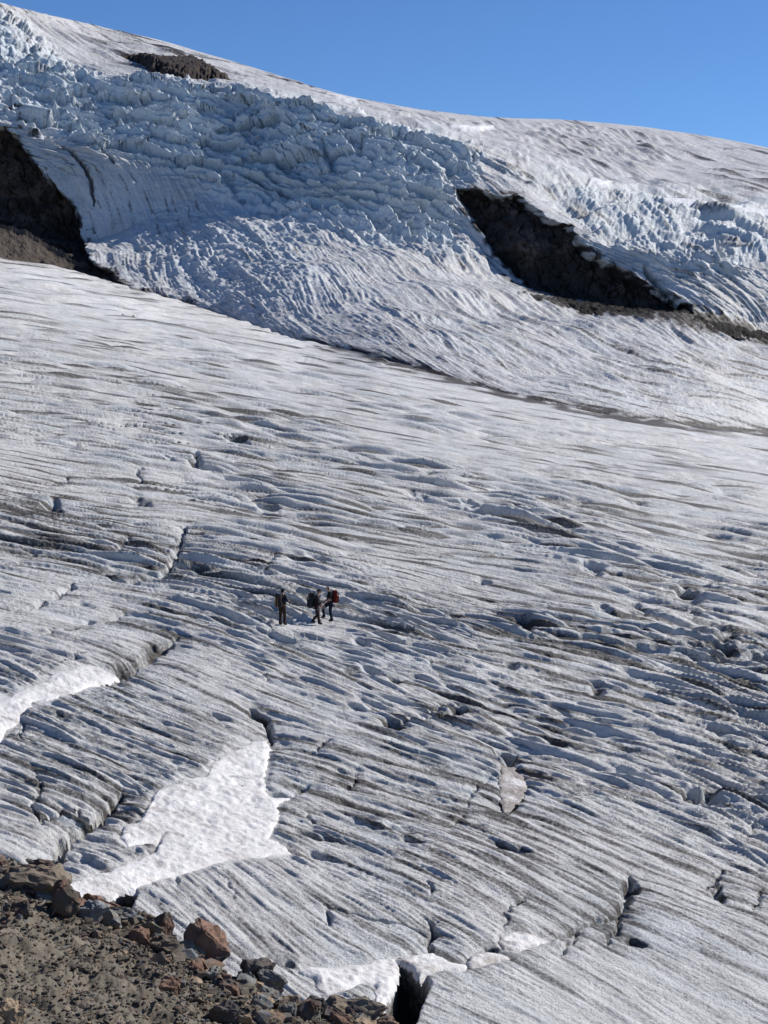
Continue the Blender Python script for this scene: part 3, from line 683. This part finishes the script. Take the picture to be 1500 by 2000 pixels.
rock_sheet('rock_wall', (-400, 300, 130, 600), lambda u, v: YB(u, v) + 6.5, crag, R_CLIFF, 'dark brown rock wall under the ice lip at the left edge', 'rock face', poly=CAVE_L, edge=24)
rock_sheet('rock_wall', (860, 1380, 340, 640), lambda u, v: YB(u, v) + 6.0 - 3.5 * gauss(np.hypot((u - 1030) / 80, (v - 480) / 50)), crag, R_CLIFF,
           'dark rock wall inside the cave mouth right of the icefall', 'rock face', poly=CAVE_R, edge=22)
def scree_l(U, V, X, Y, Z, sd):
    d = .35 * fbm(X / 1.4, Y / 1.4, 4, 31) + 1.0 * fbm(X / 9, Y / 9, 2, 33)
    return np.stack([0 * d, 0 * d, d], -1)
rock_sheet('scree_slope', (-400, 330, 380, 660), lambda u, v: np.interp(v - np.interp(u, [-400, 0, 170, 300], [330, 447, 524, 585]), [-80, 0, 60, 110], [304, 301, 288, 280]), scree_l,
           R_SCREE, 'brown scree slope below the left rock wall', 'scree', poly=[(-420, 330), (0, 447), (80, 476), (170, 522), (240, 552), (320, 600), (320, 655), (-420, 655)])
def bump_out(U, V, X, Y, Z, sd):
    k = sst(-4, 16, sd)
    d = crag(U, V, X, Y, Z, sd, .8)
    e = k * 2.6 - .8
    return np.stack([0 * e, -1.2 * e, 1.0 * e], -1) + d * k[..., None] * .8
def lift(U, V, X, Y, Z, sd):
    e = .7 * sst(-6, 8, sd) - .42 + .22 * fbm(Uq(U) / 12, Uq(V) / 6, 3, 41)
    return np.stack([0 * e, -.5 * e, e], -1)
def Uq(a): return np.asarray(a, f32)
R_BLACK = rock_material('dark_debris', [(.013, .011, .010), (.03, .025, .022), (.02, .018, .017)], .9, .9, .3)
rock_sheet('debris_band', (1020, 1700, 560, 740), lambda u, v: YB(u, v), lift, R_BLACK, 'long black debris band tapering from the cave foot to the right edge', 'debris', 2.4,
           [(1040, 571), (1100, 582), (1200, 598), (1290, 606), (1345, 606), (1400, 626), (1500, 650), (1680, 694), (1680, 704), (1500, 662), (1400, 642), (1300, 626), (1200, 613), (1110, 597)], 6)
rock_sheet('rock_outcrop' , (170, 490, 80, 180), lambda u, v: YB(u, v), bump_out, R_CLIFF2, 'dark brown rock outcrop poking through the upper ice slope', 'rock outcrop', 2.0, OUTCROP, 7)

# ------------------------------------------------------------------ moraine in the near left corner
E_ = smooth_pl([(-420, 1640), (-200, 1672), (0, 1694), (60, 1700), (110, 1722), (160, 1768), (250, 1797), (345, 1862), (430, 1902), (540, 1952), (640, 1970),
                (720, 1996), (800, 2026), (950, 2090), (1100, 2150)], 14)
def build_moraine():
    u = np.arange(-320, 1000, 2.7); nr = 190
    E = E_(u)[None, :]; t = np.linspace(0, 1, nr)[:, None]
    V = 2230 + (E - 2230) * t; U = np.broadcast_to(u[None, :], V.shape)
    P = unproj(U, V, YC(U, V)); X, Y = P[..., 0].astype(f32), P[..., 1].astype(f32)
    rows = (X * .35 + Y * .9)
    h = .14 * fbm(X / 2.5, rows / 1.0, 3, 301) + .13 * fbm(X / .7, Y / .5, 3, 303) + .06 * np.abs(fbm(X / .17, Y / .17, 2, 305)) + .06 * np.maximum(noise(X / 1.4, Y / .8, 309), 0)
    P[..., 2] += h
    ext = []
    for k in range(1, 11):
        q = P[-1].copy(); q[:, 1] += .25 * k; q[:, 2] -= .10 * k + .07 * k * k; ext.append(q)
    P = np.concatenate([P, np.stack(ext)], 0)
    o = mesh_np('moraine_slope', P.reshape(-1, 3), grid_faces(*P.shape[:2]), GRAVEL)
    tag(o, 'brown gravelly moraine slope in the near corner', 'moraine', kind='structure')
    return U, V, P[:nr]
MU, MV, MP = build_moraine()
def on_moraine(u, v):
    j = int(np.argmin(np.abs(MU[0] - u))); i = int(np.argmin(np.abs(MV[:, j] - v))); return MP[i, j]

def rock_mesh(seed, npts=16, detail=0, flat=.75, rough=.085):
    """angular unit stone: hull of scattered points, about 1 wide, base near z = 0"""
    r = np.random.RandomState(seed); bm = bmesh.new()
    for i in range(npts):
        v = r.normal(size=3); v /= np.linalg.norm(v); v *= r.uniform(.8, 1.0)
        v = np.sign(v) * np.abs(v) ** .75
        bm.verts.new((v[0] * .5, v[1] * .5, v[2] * .5))
    res = bmesh.ops.convex_hull(bm, input=bm.verts)
    bmesh.ops.delete(bm, geom=list({g for g in res['geom_interior'] if isinstance(g, bmesh.types.BMVert)}), context='VERTS')
    if detail:
        bmesh.ops.bevel(bm, geom=list(bm.edges), offset=.025, segments=1, affect='EDGES', clamp_overlap=True)
        bmesh.ops.triangulate(bm, faces=bm.faces)
        for _ in range(detail):
            bmesh.ops.subdivide_edges(bm, edges=[e for e in bm.edges if e.calc_length() > .07], cuts=1, use_grid_fill=True)
            bmesh.ops.triangulate(bm, faces=[f for f in bm.faces if len(f.verts) > 4])
        co = np.array([v.co for v in bm.verts]); 
        d = rough * (fbm(co[:, 0] * 4 + seed, co[:, 1] * 4 + co[:, 2] * 3, 4, seed % 50) + .8 * np.floor(3 * noise(co[:, 2] * 3 + co[:, 0] + seed, co[:, 1] * 2 + 3, 9)) / 3)
        bm.normal_update()
        for v, k in zip(bm.verts, d): v.co += v.normal * float(k)
    xs = [v.co for v in bm.verts]
    for a in range(3):
        lo = min(c[a] for c in xs); hi = max(c[a] for c in xs)
        for v in bm.verts: v.co[a] = (v.co[a] - lo) / (hi - lo) - (.5 if a < 2 else 0)
    me = bpy.data.meshes.new('stone'); bm.to_mesh(me); bm.free()
    return me
def boulder(cx, base, wpx, hpx, mat, label, seed, yaw=0., tilt=0., dep=.8, group=None):
    g = on_moraine(cx, base); s = g[1] / FPX * 1.03
    me = rock_mesh(seed, 14, 3); me.materials.append(mat)
    for v in me.vertices: v.co = (v.co.x * wpx * s, v.co.y * (wpx * .5 + hpx * .5) * s * dep, (v.co.z - .16) * hpx * s / .84)
    me.transform(Matrix.Rotation(yaw, 4, 'Z') @ Matrix.Rotation(tilt, 4, 'Y'))
    o = bpy.data.objects.new('boulder', me); COL.objects.link(o); o.location = g
    return tag(o, label, 'boulder', group or 'boulders along the moraine edge')
boulder(52, 1748, 175, 64, R_BROWN, 'broad mossy brown boulder slab rising at the left edge of the moraine', 1, .2, .12, 1.0)
boulder(118, 1788, 62, 62, R_RED, 'rusty orange boulder below the broad mossy slab', 2, .3, .4)
boulder(192, 1776, 84, 44, R_RED, 'dark-sided rusty boulder standing under the little snow cave', 33, .1, .15)
boulder(184, 1806, 64, 52, R_BLUE, 'blue-grey block in front of the dark-sided rusty boulder', 4, .5)
boulder(246, 1808, 70, 32, R_BLUE, 'low blue-grey boulder lying right of the blue-grey block', 5, .2, .1)
boulder(282, 1800, 62, 36, R_BROWN, 'brown boulder behind the low blue-grey one on the moraine rim', 6, .0, .35)
boulder(316, 1822, 42, 52, R_RED, 'upright pinkish-red boulder beside the brown rim boulder', 7, .6, .1)
boulder(392, 1892, 100, 70, R_RED, 'largest reddish-brown boulder, sloping down the moraine rim to the right', 8, .1, .42, .7)
boulder(500, 1912, 76, 64, R_DARK, 'dark pointed boulder standing against the pale ice', 39, .4, .1)
boulder(528, 1945, 64, 44, R_GREY, 'grey-brown boulder under the dark pointed one', 10, .0, .2)
boulder(270, 1848, 50, 30, R_RED, 'pale pinkish slab bedded in gravel below the rim boulders', 11, .0, .2)
boulder(322, 1945, 54, 38, R_RED, 'pinkish slab half buried mid slope in the gravel', 12, .1, .4)
boulder(440, 1996, 66, 44, R_DARK, 'dark hollow-sided boulder at the bottom edge of the moraine', 13, .2)
boulder(604, 1966, 66, 42, R_DARK, 'black angular boulder below the snow tongue', 14, .4)
boulder(690, 1992, 118, 58, R_BROWN, 'large ochre-topped boulder right below the grey ice hump', 15, .1, .25)
boulder(664, 2008, 58, 26, R_TAN, 'flat tan slab in front of the large ochre-topped boulder', 16)
boulder(745, 2014, 66, 34, R_RED, 'reddish boulder at the foot of the white snow tongue', 17, .3, .2)
boulder(12, 2016, 62, 66, R_TAN, 'orange boulder cut by the lower left corner', 18, .4, .3)
boulder(330, 1835, 30, 26, R_DARK, 'small dark block wedged left of the largest reddish boulder', 19, .4)
boulder(300, 1852, 34, 26, R_GREY, 'small grey block right of the pale pinkish slab', 20, .7)
boulder(352, 1872, 62, 26, R_BROWN, 'wedge-shaped brown stone below the upright pinkish-red boulder', 21, .1, .2)
boulder(148, 1776, 36, 40, R_DARK, 'dark block between the rusty orange boulder and the dark-sided one', 22, .3)
boulder(40, 1800, 40, 34, R_DARK, 'black block under the broad mossy slab near the left edge', 23, .2)
boulder(640, 1975, 40, 34, R_GREY, 'grey stone between the black boulder and the ochre-topped one', 24, .5)
boulder(470, 2008, 52, 26, R_TAN, 'tan rounded stone at the bottom edge beside the dark hollow-sided boulder', 25)
boulder(566, 1996, 44, 32, R_GREY, 'grey angular stone low in the corner under the black boulder', 26, .9)
boulder(418, 1925, 40, 26, R_GREY, 'light grey stone just below the largest reddish boulder', 27, .9)

# loose stones one can pick out: shared meshes, one object each
rr = random.Random(5)
STONES = []
for k in range(14):
    me = rock_mesh(60 + k, 13, 0); STONES.append(me)
MATS = [R_GREY, R_BROWN, R_BROWN, R_DARK, R_TAN, R_TAN, R_RED, R_RED, R_BLUE]
variants = []
for me in STONES:
    for m in rr.sample(MATS, 3):
        c = me.copy(); c.materials.append(m); variants.append(c)
def spot():
    while True:
        if rr.random() < .9:
            u = rr.uniform(0, 720) if rr.random() < .75 else rr.uniform(430, 700); v = E_(u) + abs(rr.gauss(0, 1)) * (22 + 22 * (u > 400) + 30 * (u < 150)) + 4
        else: u = rr.uniform(0, 640); v = rr.uniform(E_(u) + 10, 2000)
        if v < 2005: return u, v
for k in range(270):
    u, v = spot(); g = on_moraine(u, v); s = g[1] / FPX
    px = min(40, 10 + rr.expovariate(1 / 10.0)) * (1 if v - E_(u) < 70 else .6)
    o = bpy.data.objects.new('stone', rr.choice(variants)); COL.objects.link(o)
    o.location = (g[0], g[1], g[2] - .12 * px * s); o.scale = (px * s * rr.uniform(.8, 1.3), px * s * rr.uniform(.7, 1.1), px * s * rr.uniform(.5, .95))
    o.rotation_euler = (rr.uniform(-.3, .3), rr.uniform(-.3, .3), rr.uniform(0, 6.28))
    tag(o, 'small angular stone lying loose in the rubble of the brown moraine', 'stone', 'loose stones on the moraine')
RIM = [rock_mesh(120 + k, 13, 2) for k in range(9)]
rim_variants = []
for me in RIM:
    for m in rr.sample([R_BROWN, R_RED, R_RED, R_TAN, R_DARK, R_GREY], 3):
        c = me.copy(); c.materials.append(m); rim_variants.append(c)
for k in range(46):
    u = rr.uniform(0, 750); v = E_(u) + rr.uniform(2, 30 + 26 * (u < 160) + 22 * (u > 420)); g = on_moraine(u, v); s = g[1] / FPX
    px = rr.uniform(30, 60)
    o = bpy.data.objects.new('rim_rock', rr.choice(rim_variants)); COL.objects.link(o)
    o.location = (g[0], g[1], g[2] - .08 * px * s); o.scale = (px * s * rr.uniform(.85, 1.3), px * s * rr.uniform(.7, 1.1), px * s * rr.uniform(.6, .95))
    o.rotation_euler = (rr.uniform(-.25, .25), rr.uniform(-.25, .25), rr.uniform(0, 6.28))
    tag(o, 'medium angular rock packed in the rubble band along the moraine rim', 'rock', 'rocks crowding the moraine rim')
def scatter(name, n, place, sizef, mats, label, cat, seed):
    r = np.random.RandomState(seed); VS, FS, MI = [], [], []; off = 0
    src = []
    for me in [rock_mesh(200 + q_, 9, 0) for q_ in range(14)]:
        co = np.array([v.co for v in me.vertices]); co[:, 2] -= .3
        bm = bmesh.new(); bm.from_mesh(me); bmesh.ops.triangulate(bm, faces=bm.faces)
        src.append((co, np.array([[v.index for v in f.verts] for f in bm.faces]))); bm.free()
    for i in range(n):
        g, s = place(r); sz = sizef(r) * s
        co, fa = src[r.randint(len(src))]
        a = r.rand() * 6.28; c, sn = math.cos(a), math.sin(a)
        q = co * (sz * np.array([r.uniform(.8, 1.3), r.uniform(.7, 1.1), r.uniform(.5, .9)]))
        q = np.stack([q[:, 0] * c - q[:, 1] * sn, q[:, 0] * sn + q[:, 1] * c, q[:, 2]], -1) + g
        VS.append(q); FS.append(fa + off); off += len(q); MI.append(np.full(len(fa), r.randint(len(mats))))
    o = mesh_np(name, np.concatenate(VS), np.concatenate(FS), mats, smooth=False)
    o.data.polygons.foreach_set('material_index', np.concatenate(MI).astype(np.int32))
    return tag(o, label, cat, kind='stuff')
def pl_moraine(r):
    if r.rand() < .5: u = r.uniform(-150, 800); v = E_(u) + abs(r.normal()) * 45 + 3
    else: u = r.uniform(-150, 800); v = r.uniform(E_(u) + 3, max(E_(u) + 8, 2060))
    g = on_moraine(u, min(v, 2100)); return g, g[1] / FPX
scatter('gravel', 20000, pl_moraine, lambda r: 3.2 + r.exponential(3.0), [R_GREY, R_BROWN, R_DARK, GRAVEL, GRAVEL, R_TAN], 'fine stones and gravel covering the moraine', 'gravel', 4)

# ------------------------------------------------------------------ the three hikers
def plain(name, col, rough=.8, var=.15, sc=30):
    m, t, p = new_mat(name); tc = N(t, 'ShaderNodeTexCoord').outputs['Object']
    n = noise_n(t, tc, sc, 3, .6); t.links.new(mixc(t, n, tuple(c * (1 - var) for c in col), tuple(c * (1 + var) for c in col)), p.inputs['Base Color'])
    p.inputs['Roughness'].default_value = rough; p.inputs['Specular IOR Level'].default_value = .12; return m
SKIN = plain('skin', (.45, .28, .20), .6); BOOT = plain('boot_leather', (.03, .025, .022)); HAIR = plain('hair', (.02, .015, .012))
NAVY = plain('navy_jacket', (.014, .017, .032)); BLACK = plain('black_jacket', (.014, .014, .016)); BROWN = plain('brown_trousers', (.035, .02, .014))
RUST = plain('dark_maroon_trousers', (.03, .014, .013)); BLUEJ = plain('dark_blue_trousers', (.012, .016, .03)); REDP = plain('red_pack', (.10, .012, .009))
GREYP = plain('dark_grey_pack', (.022, .026, .030)); BRPACK = plain('dark_brown_pack', (.035, .024, .024)); STRAP = plain('orange_tan_strap', (.30, .14, .05))
METAL = plain('pole_metal', (.25, .24, .23), .35); WHITE = plain('pale_trim', (.6, .6, .6))

def person(name, label, pos, yaw, J, mats, cap):
    """J: joint -> (forward, left, up, radius); one skinned body"""
    bones = [('pelvis', 'waist', 'top'), ('waist', 'chest', 'top'), ('chest', 'neckb', 'top'), ('neckb', 'neck', 'skin'), ('neck', 'head', 'skin'), ('head', 'crown', 'skin'),
             ('head', 'nose', 'skin'), ('head', 'earl', 'skin'), ('head', 'earr', 'skin')]
    for s in 'lr':
        bones += [('chest', 'sh' + s, 'top'), ('sh' + s, 'el' + s, 'top'), ('el' + s, 'wr' + s, 'fore'), ('wr' + s, 'pa' + s, 'skin'),
                  ('pelvis', 'hip' + s, 'leg'), ('hip' + s, 'kn' + s, 'leg'), ('kn' + s, 'an' + s, 'leg'), ('an' + s, 'heel' + s, 'boot'), ('an' + s, 'toe' + s, 'boot')]
        wr, el = Vector(J['wr' + s][:3]), Vector(J['el' + s][:3]); d = (wr - el).normalized()
        side = d.cross(Vector((0, 1, 0))); side = side.normalized() if side.length > .1 else Vector((1, 0, 0))
        pa = wr + d * .085; J['pa' + s] = (*pa, .026)
        across = d.cross(side).normalized() if abs(d.dot(side)) < .99 else Vector((0, 1, 0))
        curl = side
        for i, (o_, l_) in enumerate(((-.030, .070), (-.010, .080), (.010, .076), (.030, .060))):
            a = pa + side * o_; b = a + d * l_ * .55 + across * .014; c = b + d * l_ * .3 + across * .034
            J[f'f{i}a{s}'] = (*(pa + side * o_ + d * .012), .0100); J[f'f{i}b{s}'] = (*b, .0090); J[f'f{i}c{s}'] = (*c, .0080)
            bones += [('pa' + s, f'f{i}a{s}', 'skin'), (f'f{i}a{s}', f'f{i}b{s}', 'skin'), (f'f{i}b{s}', f'f{i}c{s}', 'skin')]
        th = wr + d * .03 + side * .035; th2 = th + d * .045 + side * .022
        J['ta' + s] = (*th, .0105); J['tb' + s] = (*th2, .009)
        bones += [('wr' + s, 'ta' + s, 'skin'), ('ta' + s, 'tb' + s, 'skin')]
    for k_ in list(J):
        if k_[:2] in ('pe', 'wa', 'ch', 'sh', 'el', 'hi', 'kn', 'an'):
            r_ = J[k_][3]; J[k_] = (*J[k_][:3], tuple(q * 1.16 for q in r_) if isinstance(r_, tuple) else r_ * 1.16)
    names = list(J); idx = {n: i for i, n in enumerate(names)}
    me = bpy.data.meshes.new(name)
    me.from_pydata([J[n][:3] for n in names], [(idx[a], idx[b]) for a, b, _ in bones], [])
    o = bpy.data.objects.new(name, me); COL.objects.link(o)
    md = o.modifiers.new('skin', 'SKIN')
    for i, n in enumerate(names):
        r = J[n][3]; rr_ = r if isinstance(r, tuple) else (r, r)
        sv = me.skin_vertices[0].data[i]; sv.radius = rr_; sv.use_root = (n == 'pelvis')
    o.modifiers.new('sub', 'SUBSURF').levels = 2
    dg = bpy.context.evaluated_depsgraph_get(); dg.update()
    em = bpy.data.meshes.new_from_object(o.evaluated_get(dg)); o.modifiers.clear(); o.data = em; em.materials.clear()
    keys = ['skin', 'top', 'leg', 'boot', 'fore', 'hair']
    for k in keys: em.materials.append(mats[k])
    cs = np.array([p.center for p in em.polygons]); best = np.full(len(cs), 9.); mi = np.zeros(len(cs), np.int32)
    for a, b, k in bones:
        A, B = np.array(J[a][:3]), np.array(J[b][:3]); ab = B - A
        t = np.clip(((cs - A) @ ab) / (ab @ ab + 1e-9), 0, 1); d = np.linalg.norm(cs - A - t[:, None] * ab, axis=1)
        m = d < best; best[m] = d[m]; mi[m] = keys.index(k)
    hx, _, hz = J['head'][:3]
    hair = (mi == 0) & (cs[:, 2] > hz - .06) & ((cs[:, 0] < hx - .01) | (cs[:, 2] > hz + .055))
    mi[hair] = 5
    em.polygons.foreach_set('material_index', mi); em.polygons.foreach_set('use_smooth', np.ones(len(cs), bool))
    o.location = pos; o.rotation_euler = (0, 0, yaw)
    tag(o, label, 'person', 'three hikers on the glacier')
    hx, hy, hz = J['head'][:3]
    bm = bmesh.new()
    for s in (-1, 1): bmesh.ops.create_uvsphere(bm, u_segments=8, v_segments=6, radius=.012, matrix=Matrix.Translation((hx + .088, hy + s * .033, hz + .01)))
    child('eyes', bm, HAIR, o)
    if cap:
        bm = bmesh.new(); bmesh.ops.create_uvsphere(bm, u_segments=16, v_segments=10, radius=.112, matrix=Matrix.Translation((hx - .005, hy, hz + .045)) @ Matrix.Diagonal((1.05, .95, .82, 1)))
        bmesh.ops.delete(bm, geom=[v for v in bm.verts if v.co.z < hz + .03], context='VERTS')
        bmesh.ops.create_cone(bm, segments=12, radius1=.075, radius2=.07, depth=.012, cap_ends=True, matrix=Matrix.Translation((hx + .095, hy, hz + .045)) @ Matrix.Diagonal((1, .95, 1, 1)))
        child('cap', bm, cap, o)
    return o
def child(name, bm, mat, parent, smooth=True):
    me = bpy.data.meshes.new(name); bm.to_mesh(me); bm.free(); me.materials.append(mat)
    if smooth: me.polygons.foreach_set('use_smooth', [True] * len(me.polygons))
    o = bpy.data.objects.new(name, me); COL.objects.link(o); o.parent = parent; return o
def soft_box(x, y, z, sx, sy, sz, rot=0., bev=.35):
    bm = bmesh.new(); bmesh.ops.create_cube(bm, size=1)
    for v in bm.verts: v.co = Vector((v.co.x * sx, v.co.y * sy, v.co.z * sz))
    bmesh.ops.bevel(bm, geom=list(bm.edges), offset=min(sx, sy, sz) * bev, segments=3, affect='EDGES', profile=.6)
    bm.transform(Matrix.Translation((x, y, z)) @ Matrix.Rotation(rot, 4, 'Y')); return bm
def tube(pts, r, seg=8):
    bm = bmesh.new(); rings = []
    for i, p in enumerate(pts):
        p = Vector(p); d = (Vector(pts[min(i + 1, len(pts) - 1)]) - Vector(pts[max(i - 1, 0)])).normalized()
        a = d.orthogonal().normalized(); b = d.cross(a)
        rad = r[i] if isinstance(r, (list, tuple)) else r
        rings.append([bm.verts.new(p + (a * math.cos(k * 2 * math.pi / seg) + b * math.sin(k * 2 * math.pi / seg)) * rad) for k in range(seg)])
    for a, b in zip(rings, rings[1:]):
        for k in range(seg): bm.faces.new((a[k], a[(k + 1) % seg], b[(k + 1) % seg], b[k]))
    bm.faces.new(rings[0][::-1]); bm.faces.new(rings[-1]); return bm
def backpack(label, pos, yaw, lean, cols, h, d, x=-.27, z=1.20):
    e = bpy.data.objects.new('backpack', None); COL.objects.link(e); e.location = pos; e.rotation_euler = (0, 0, yaw); e.empty_display_size = .1
    tag(e, label, 'backpack', 'backpacks worn by the hikers')
    body, lid, strap = cols
    child('pack_body', soft_box(x, 0, z, d, .34, h, lean), body, e)
    child('top_lid', soft_box(x + lean * h * .5, 0, z + h * .5 + .03, d * .95, .32, .13, lean), lid, e)
    child('front_pocket', soft_box(x - d * .5 - .01, 0, z - .06, .09, .24, h * .55, lean), lid, e)
    for s in (-1, 1):
        child('side_pocket', soft_box(x, s * .18, z - h * .22, d * .6, .07, h * .38, lean), body, e)
        child('shoulder_strap', tube([(x + .1, s * .11, z + .20), (x + .22, s * .125, z + .29), (x + .33, s * .13, z + .22), (x + .395, s * .13, z + .05), (x + .33, s * .16, z - .14), (x + .1, s * .17, z - .2)], .026), strap, e)
    for s in (-.06, .06):
        child('compression_strap', tube([(x - d * .5 - .005, s, z + h * .52), (x - d * .5 - .06, s, z + .1), (x - d * .5 - .06, s, z - .2), (x - d * .4, s, z - h * .48)], .014), strap, e)
    return e
def pole(label, top, bottom, name='trekking_pole'):
    top, bottom = Vector(top), Vector(bottom); d = top - bottom
    e = bpy.data.objects.new(name, None); COL.objects.link(e); e.location = bottom; e.empty_display_size = .1
    tag(e, label, 'pole')
    child('shaft', tube([(0, 0, 0), d * .1, d * .9], [.005, .008, .010]), METAL, e)
    child('grip', tube([d * .88, d * .93, d * 1.0], [.015, .019, .014]), BLACK, e)
    child('basket', tube([d * .045, d * .06], [.035, .03]), BLACK, e)
    return e
def joints(lean=0.06, arms=None, legs=None, head=(0, 0), sc=1.0):
    J = {}
    def up(z, extra=0.): return lean * (z - .93) / .5 + extra
    J['pelvis'] = (0, 0, .95, (.125, .155)); J['waist'] = (up(1.10), 0, 1.10, (.115, .15)); J['chest'] = (up(1.32), 0, 1.32, (.125, .165))
    J['neckb'] = (up(1.46), 0, 1.46, .075); nx = up(1.52) + head[0] * .4
    J['neck'] = (nx, head[1] * .4, 1.52, .058); hx = up(1.6) + .015 + head[0]
    J['head'] = (hx, head[1], 1.615, (.094, .082)); J['crown'] = (hx - .005, head[1], 1.69, .07)
    J['nose'] = (hx + .108, head[1], 1.60, .014); J['earl'] = (hx - .01, head[1] + .085, 1.61, .018); J['earr'] = (hx - .01, head[1] - .085, 1.61, .018)
    for s, k in (('l', 1), ('r', -1)):
        J['sh' + s] = (up(1.40), k * .185, 1.405, .068)
        (ex, ey, ez), (wx_, wy_, wz) = arms[s]; J['el' + s] = (ex, ey, ez, .052); J['wr' + s] = (wx_, wy_, wz, .036)
        J['hip' + s] = (0, k * .095, .90, .098)
        (kx, ky, kz), (ax, ay, az), ft = legs[s]
        J['kn' + s] = (kx, ky, kz, .068); J['an' + s] = (ax, ay, az, .050)
        J['heel' + s] = (ax - .05, ay, az - .055, .045); J['toe' + s] = (ax + .17, ay, az - .06 + ft, .042)
    return {k: (v[0] * sc, v[1] * sc, v[2] * sc, tuple(q * sc for q in v[3]) if isinstance(v[3], tuple) else v[3] * sc) for k, v in J.items()}
def ground(u, v): return Vector([float(a) for a in on_near(u, v)])
# standing hiker, turned away to the right
p1 = ground(553, 1219); y1 = math.radians(52)
J1 = joints(.02, {'l': ((.10, .25, 1.16), (.30, .14, 1.14)), 'r': ((.08, -.25, 1.15), (.31, -.13, 1.12))},
            {'l': ((.03, .11, .50), (-.01, .12, .10), 0), 'r': ((.05, -.12, .50), (.02, -.13, .10), 0)}, (.03, 0), 1.03)
person('person', 'standing hiker turned away, navy jacket, brown trousers and dark cap', p1, y1, J1,
       {'skin': SKIN, 'top': NAVY, 'leg': BROWN, 'boot': BOOT, 'fore': NAVY, 'hair': HAIR}, NAVY)
backpack('brown-black backpack with orange straps on the standing hiker', p1, y1, .02, (BRPACK, GREYP, STRAP), .54, .20, -.235, 1.19)
R1 = Matrix.Translation(p1) @ Matrix.Rotation(y1, 4, 'Z')
tp = R1 @ Vector((.36, -.17, 1.14)); pole('thin trekking pole planted beside the standing hiker', tp, (tp.x + .02, tp.y - .02, p1.z - .02))
# walking hiker heading right
p2 = ground(619, 1216); y2 = math.radians(-8)
J2 = joints(.07, {'l': ((.06, .24, 1.14), (.24, .22, .95)), 'r': ((.12, -.24, 1.14), (.27, -.22, .93))},
            {'l': ((.11, .10, .52), (-.22, .10, .16), -.03), 'r': ((.12, -.10, .50), (.17, -.10, .10), 0)}, (.05, 0), 1.0)
person('person', 'walking hiker heading right, black jacket and dark maroon trousers', p2, y2, J2,
       {'skin': SKIN, 'top': BLACK, 'leg': RUST, 'boot': BOOT, 'fore': BLACK, 'hair': HAIR}, RUST)
backpack('large black backpack on the walking hiker', p2, y2, .10, (GREYP, BLACK, BLACK), .62, .27, -.235, 1.14)
R2 = Matrix.Translation(p2) @ Matrix.Rotation(y2, 4, 'Z')
def ice_axe():
    e = bpy.data.objects.new('ice_axe', None); COL.objects.link(e); e.location = R2 @ Vector((.30, -.225, .83)); e.rotation_euler = (0, 0, y2); e.empty_display_size = .1
    tag(e, 'ice axe carried level in the hand of the walking hiker', 'ice axe')
    child('shaft', tube([(-.30, 0, -.07), (.02, 0, .0), (.16, 0, .03)], .012), METAL, e)
    child('pick', tube([(.16, 0, .13), (.165, 0, .04), (.16, 0, -.05), (.13, 0, -.10)], [.012, .016, .014, .004]), METAL, e)
ice_axe()
# hiker facing left, one foot up on a step of ice
p3 = ground(646, 1212); y3 = math.radians(187)
J3 = joints(.05, {'l': ((.02, .25, 1.13), (.22, .20, 1.02)), 'r': ((.0, -.25, 1.14), (.20, -.17, 1.0))},
            {'l': ((.02, .12, .50), (-.06, .12, .10), 0), 'r': ((.34, -.10, .66), (.29, -.11, .24), 0)}, (.05, 0), 1.04)
person('person', 'hiker facing left with one knee raised, dark jacket and blue trousers', p3, y3, J3,
       {'skin': SKIN, 'top': BLACK, 'leg': BLUEJ, 'boot': BOOT, 'fore': SKIN, 'hair': HAIR}, None)
backpack('red backpack on the hiker facing left', p3, y3, .05, (REDP, REDP, BLACK), .52, .24, -.235, 1.20)
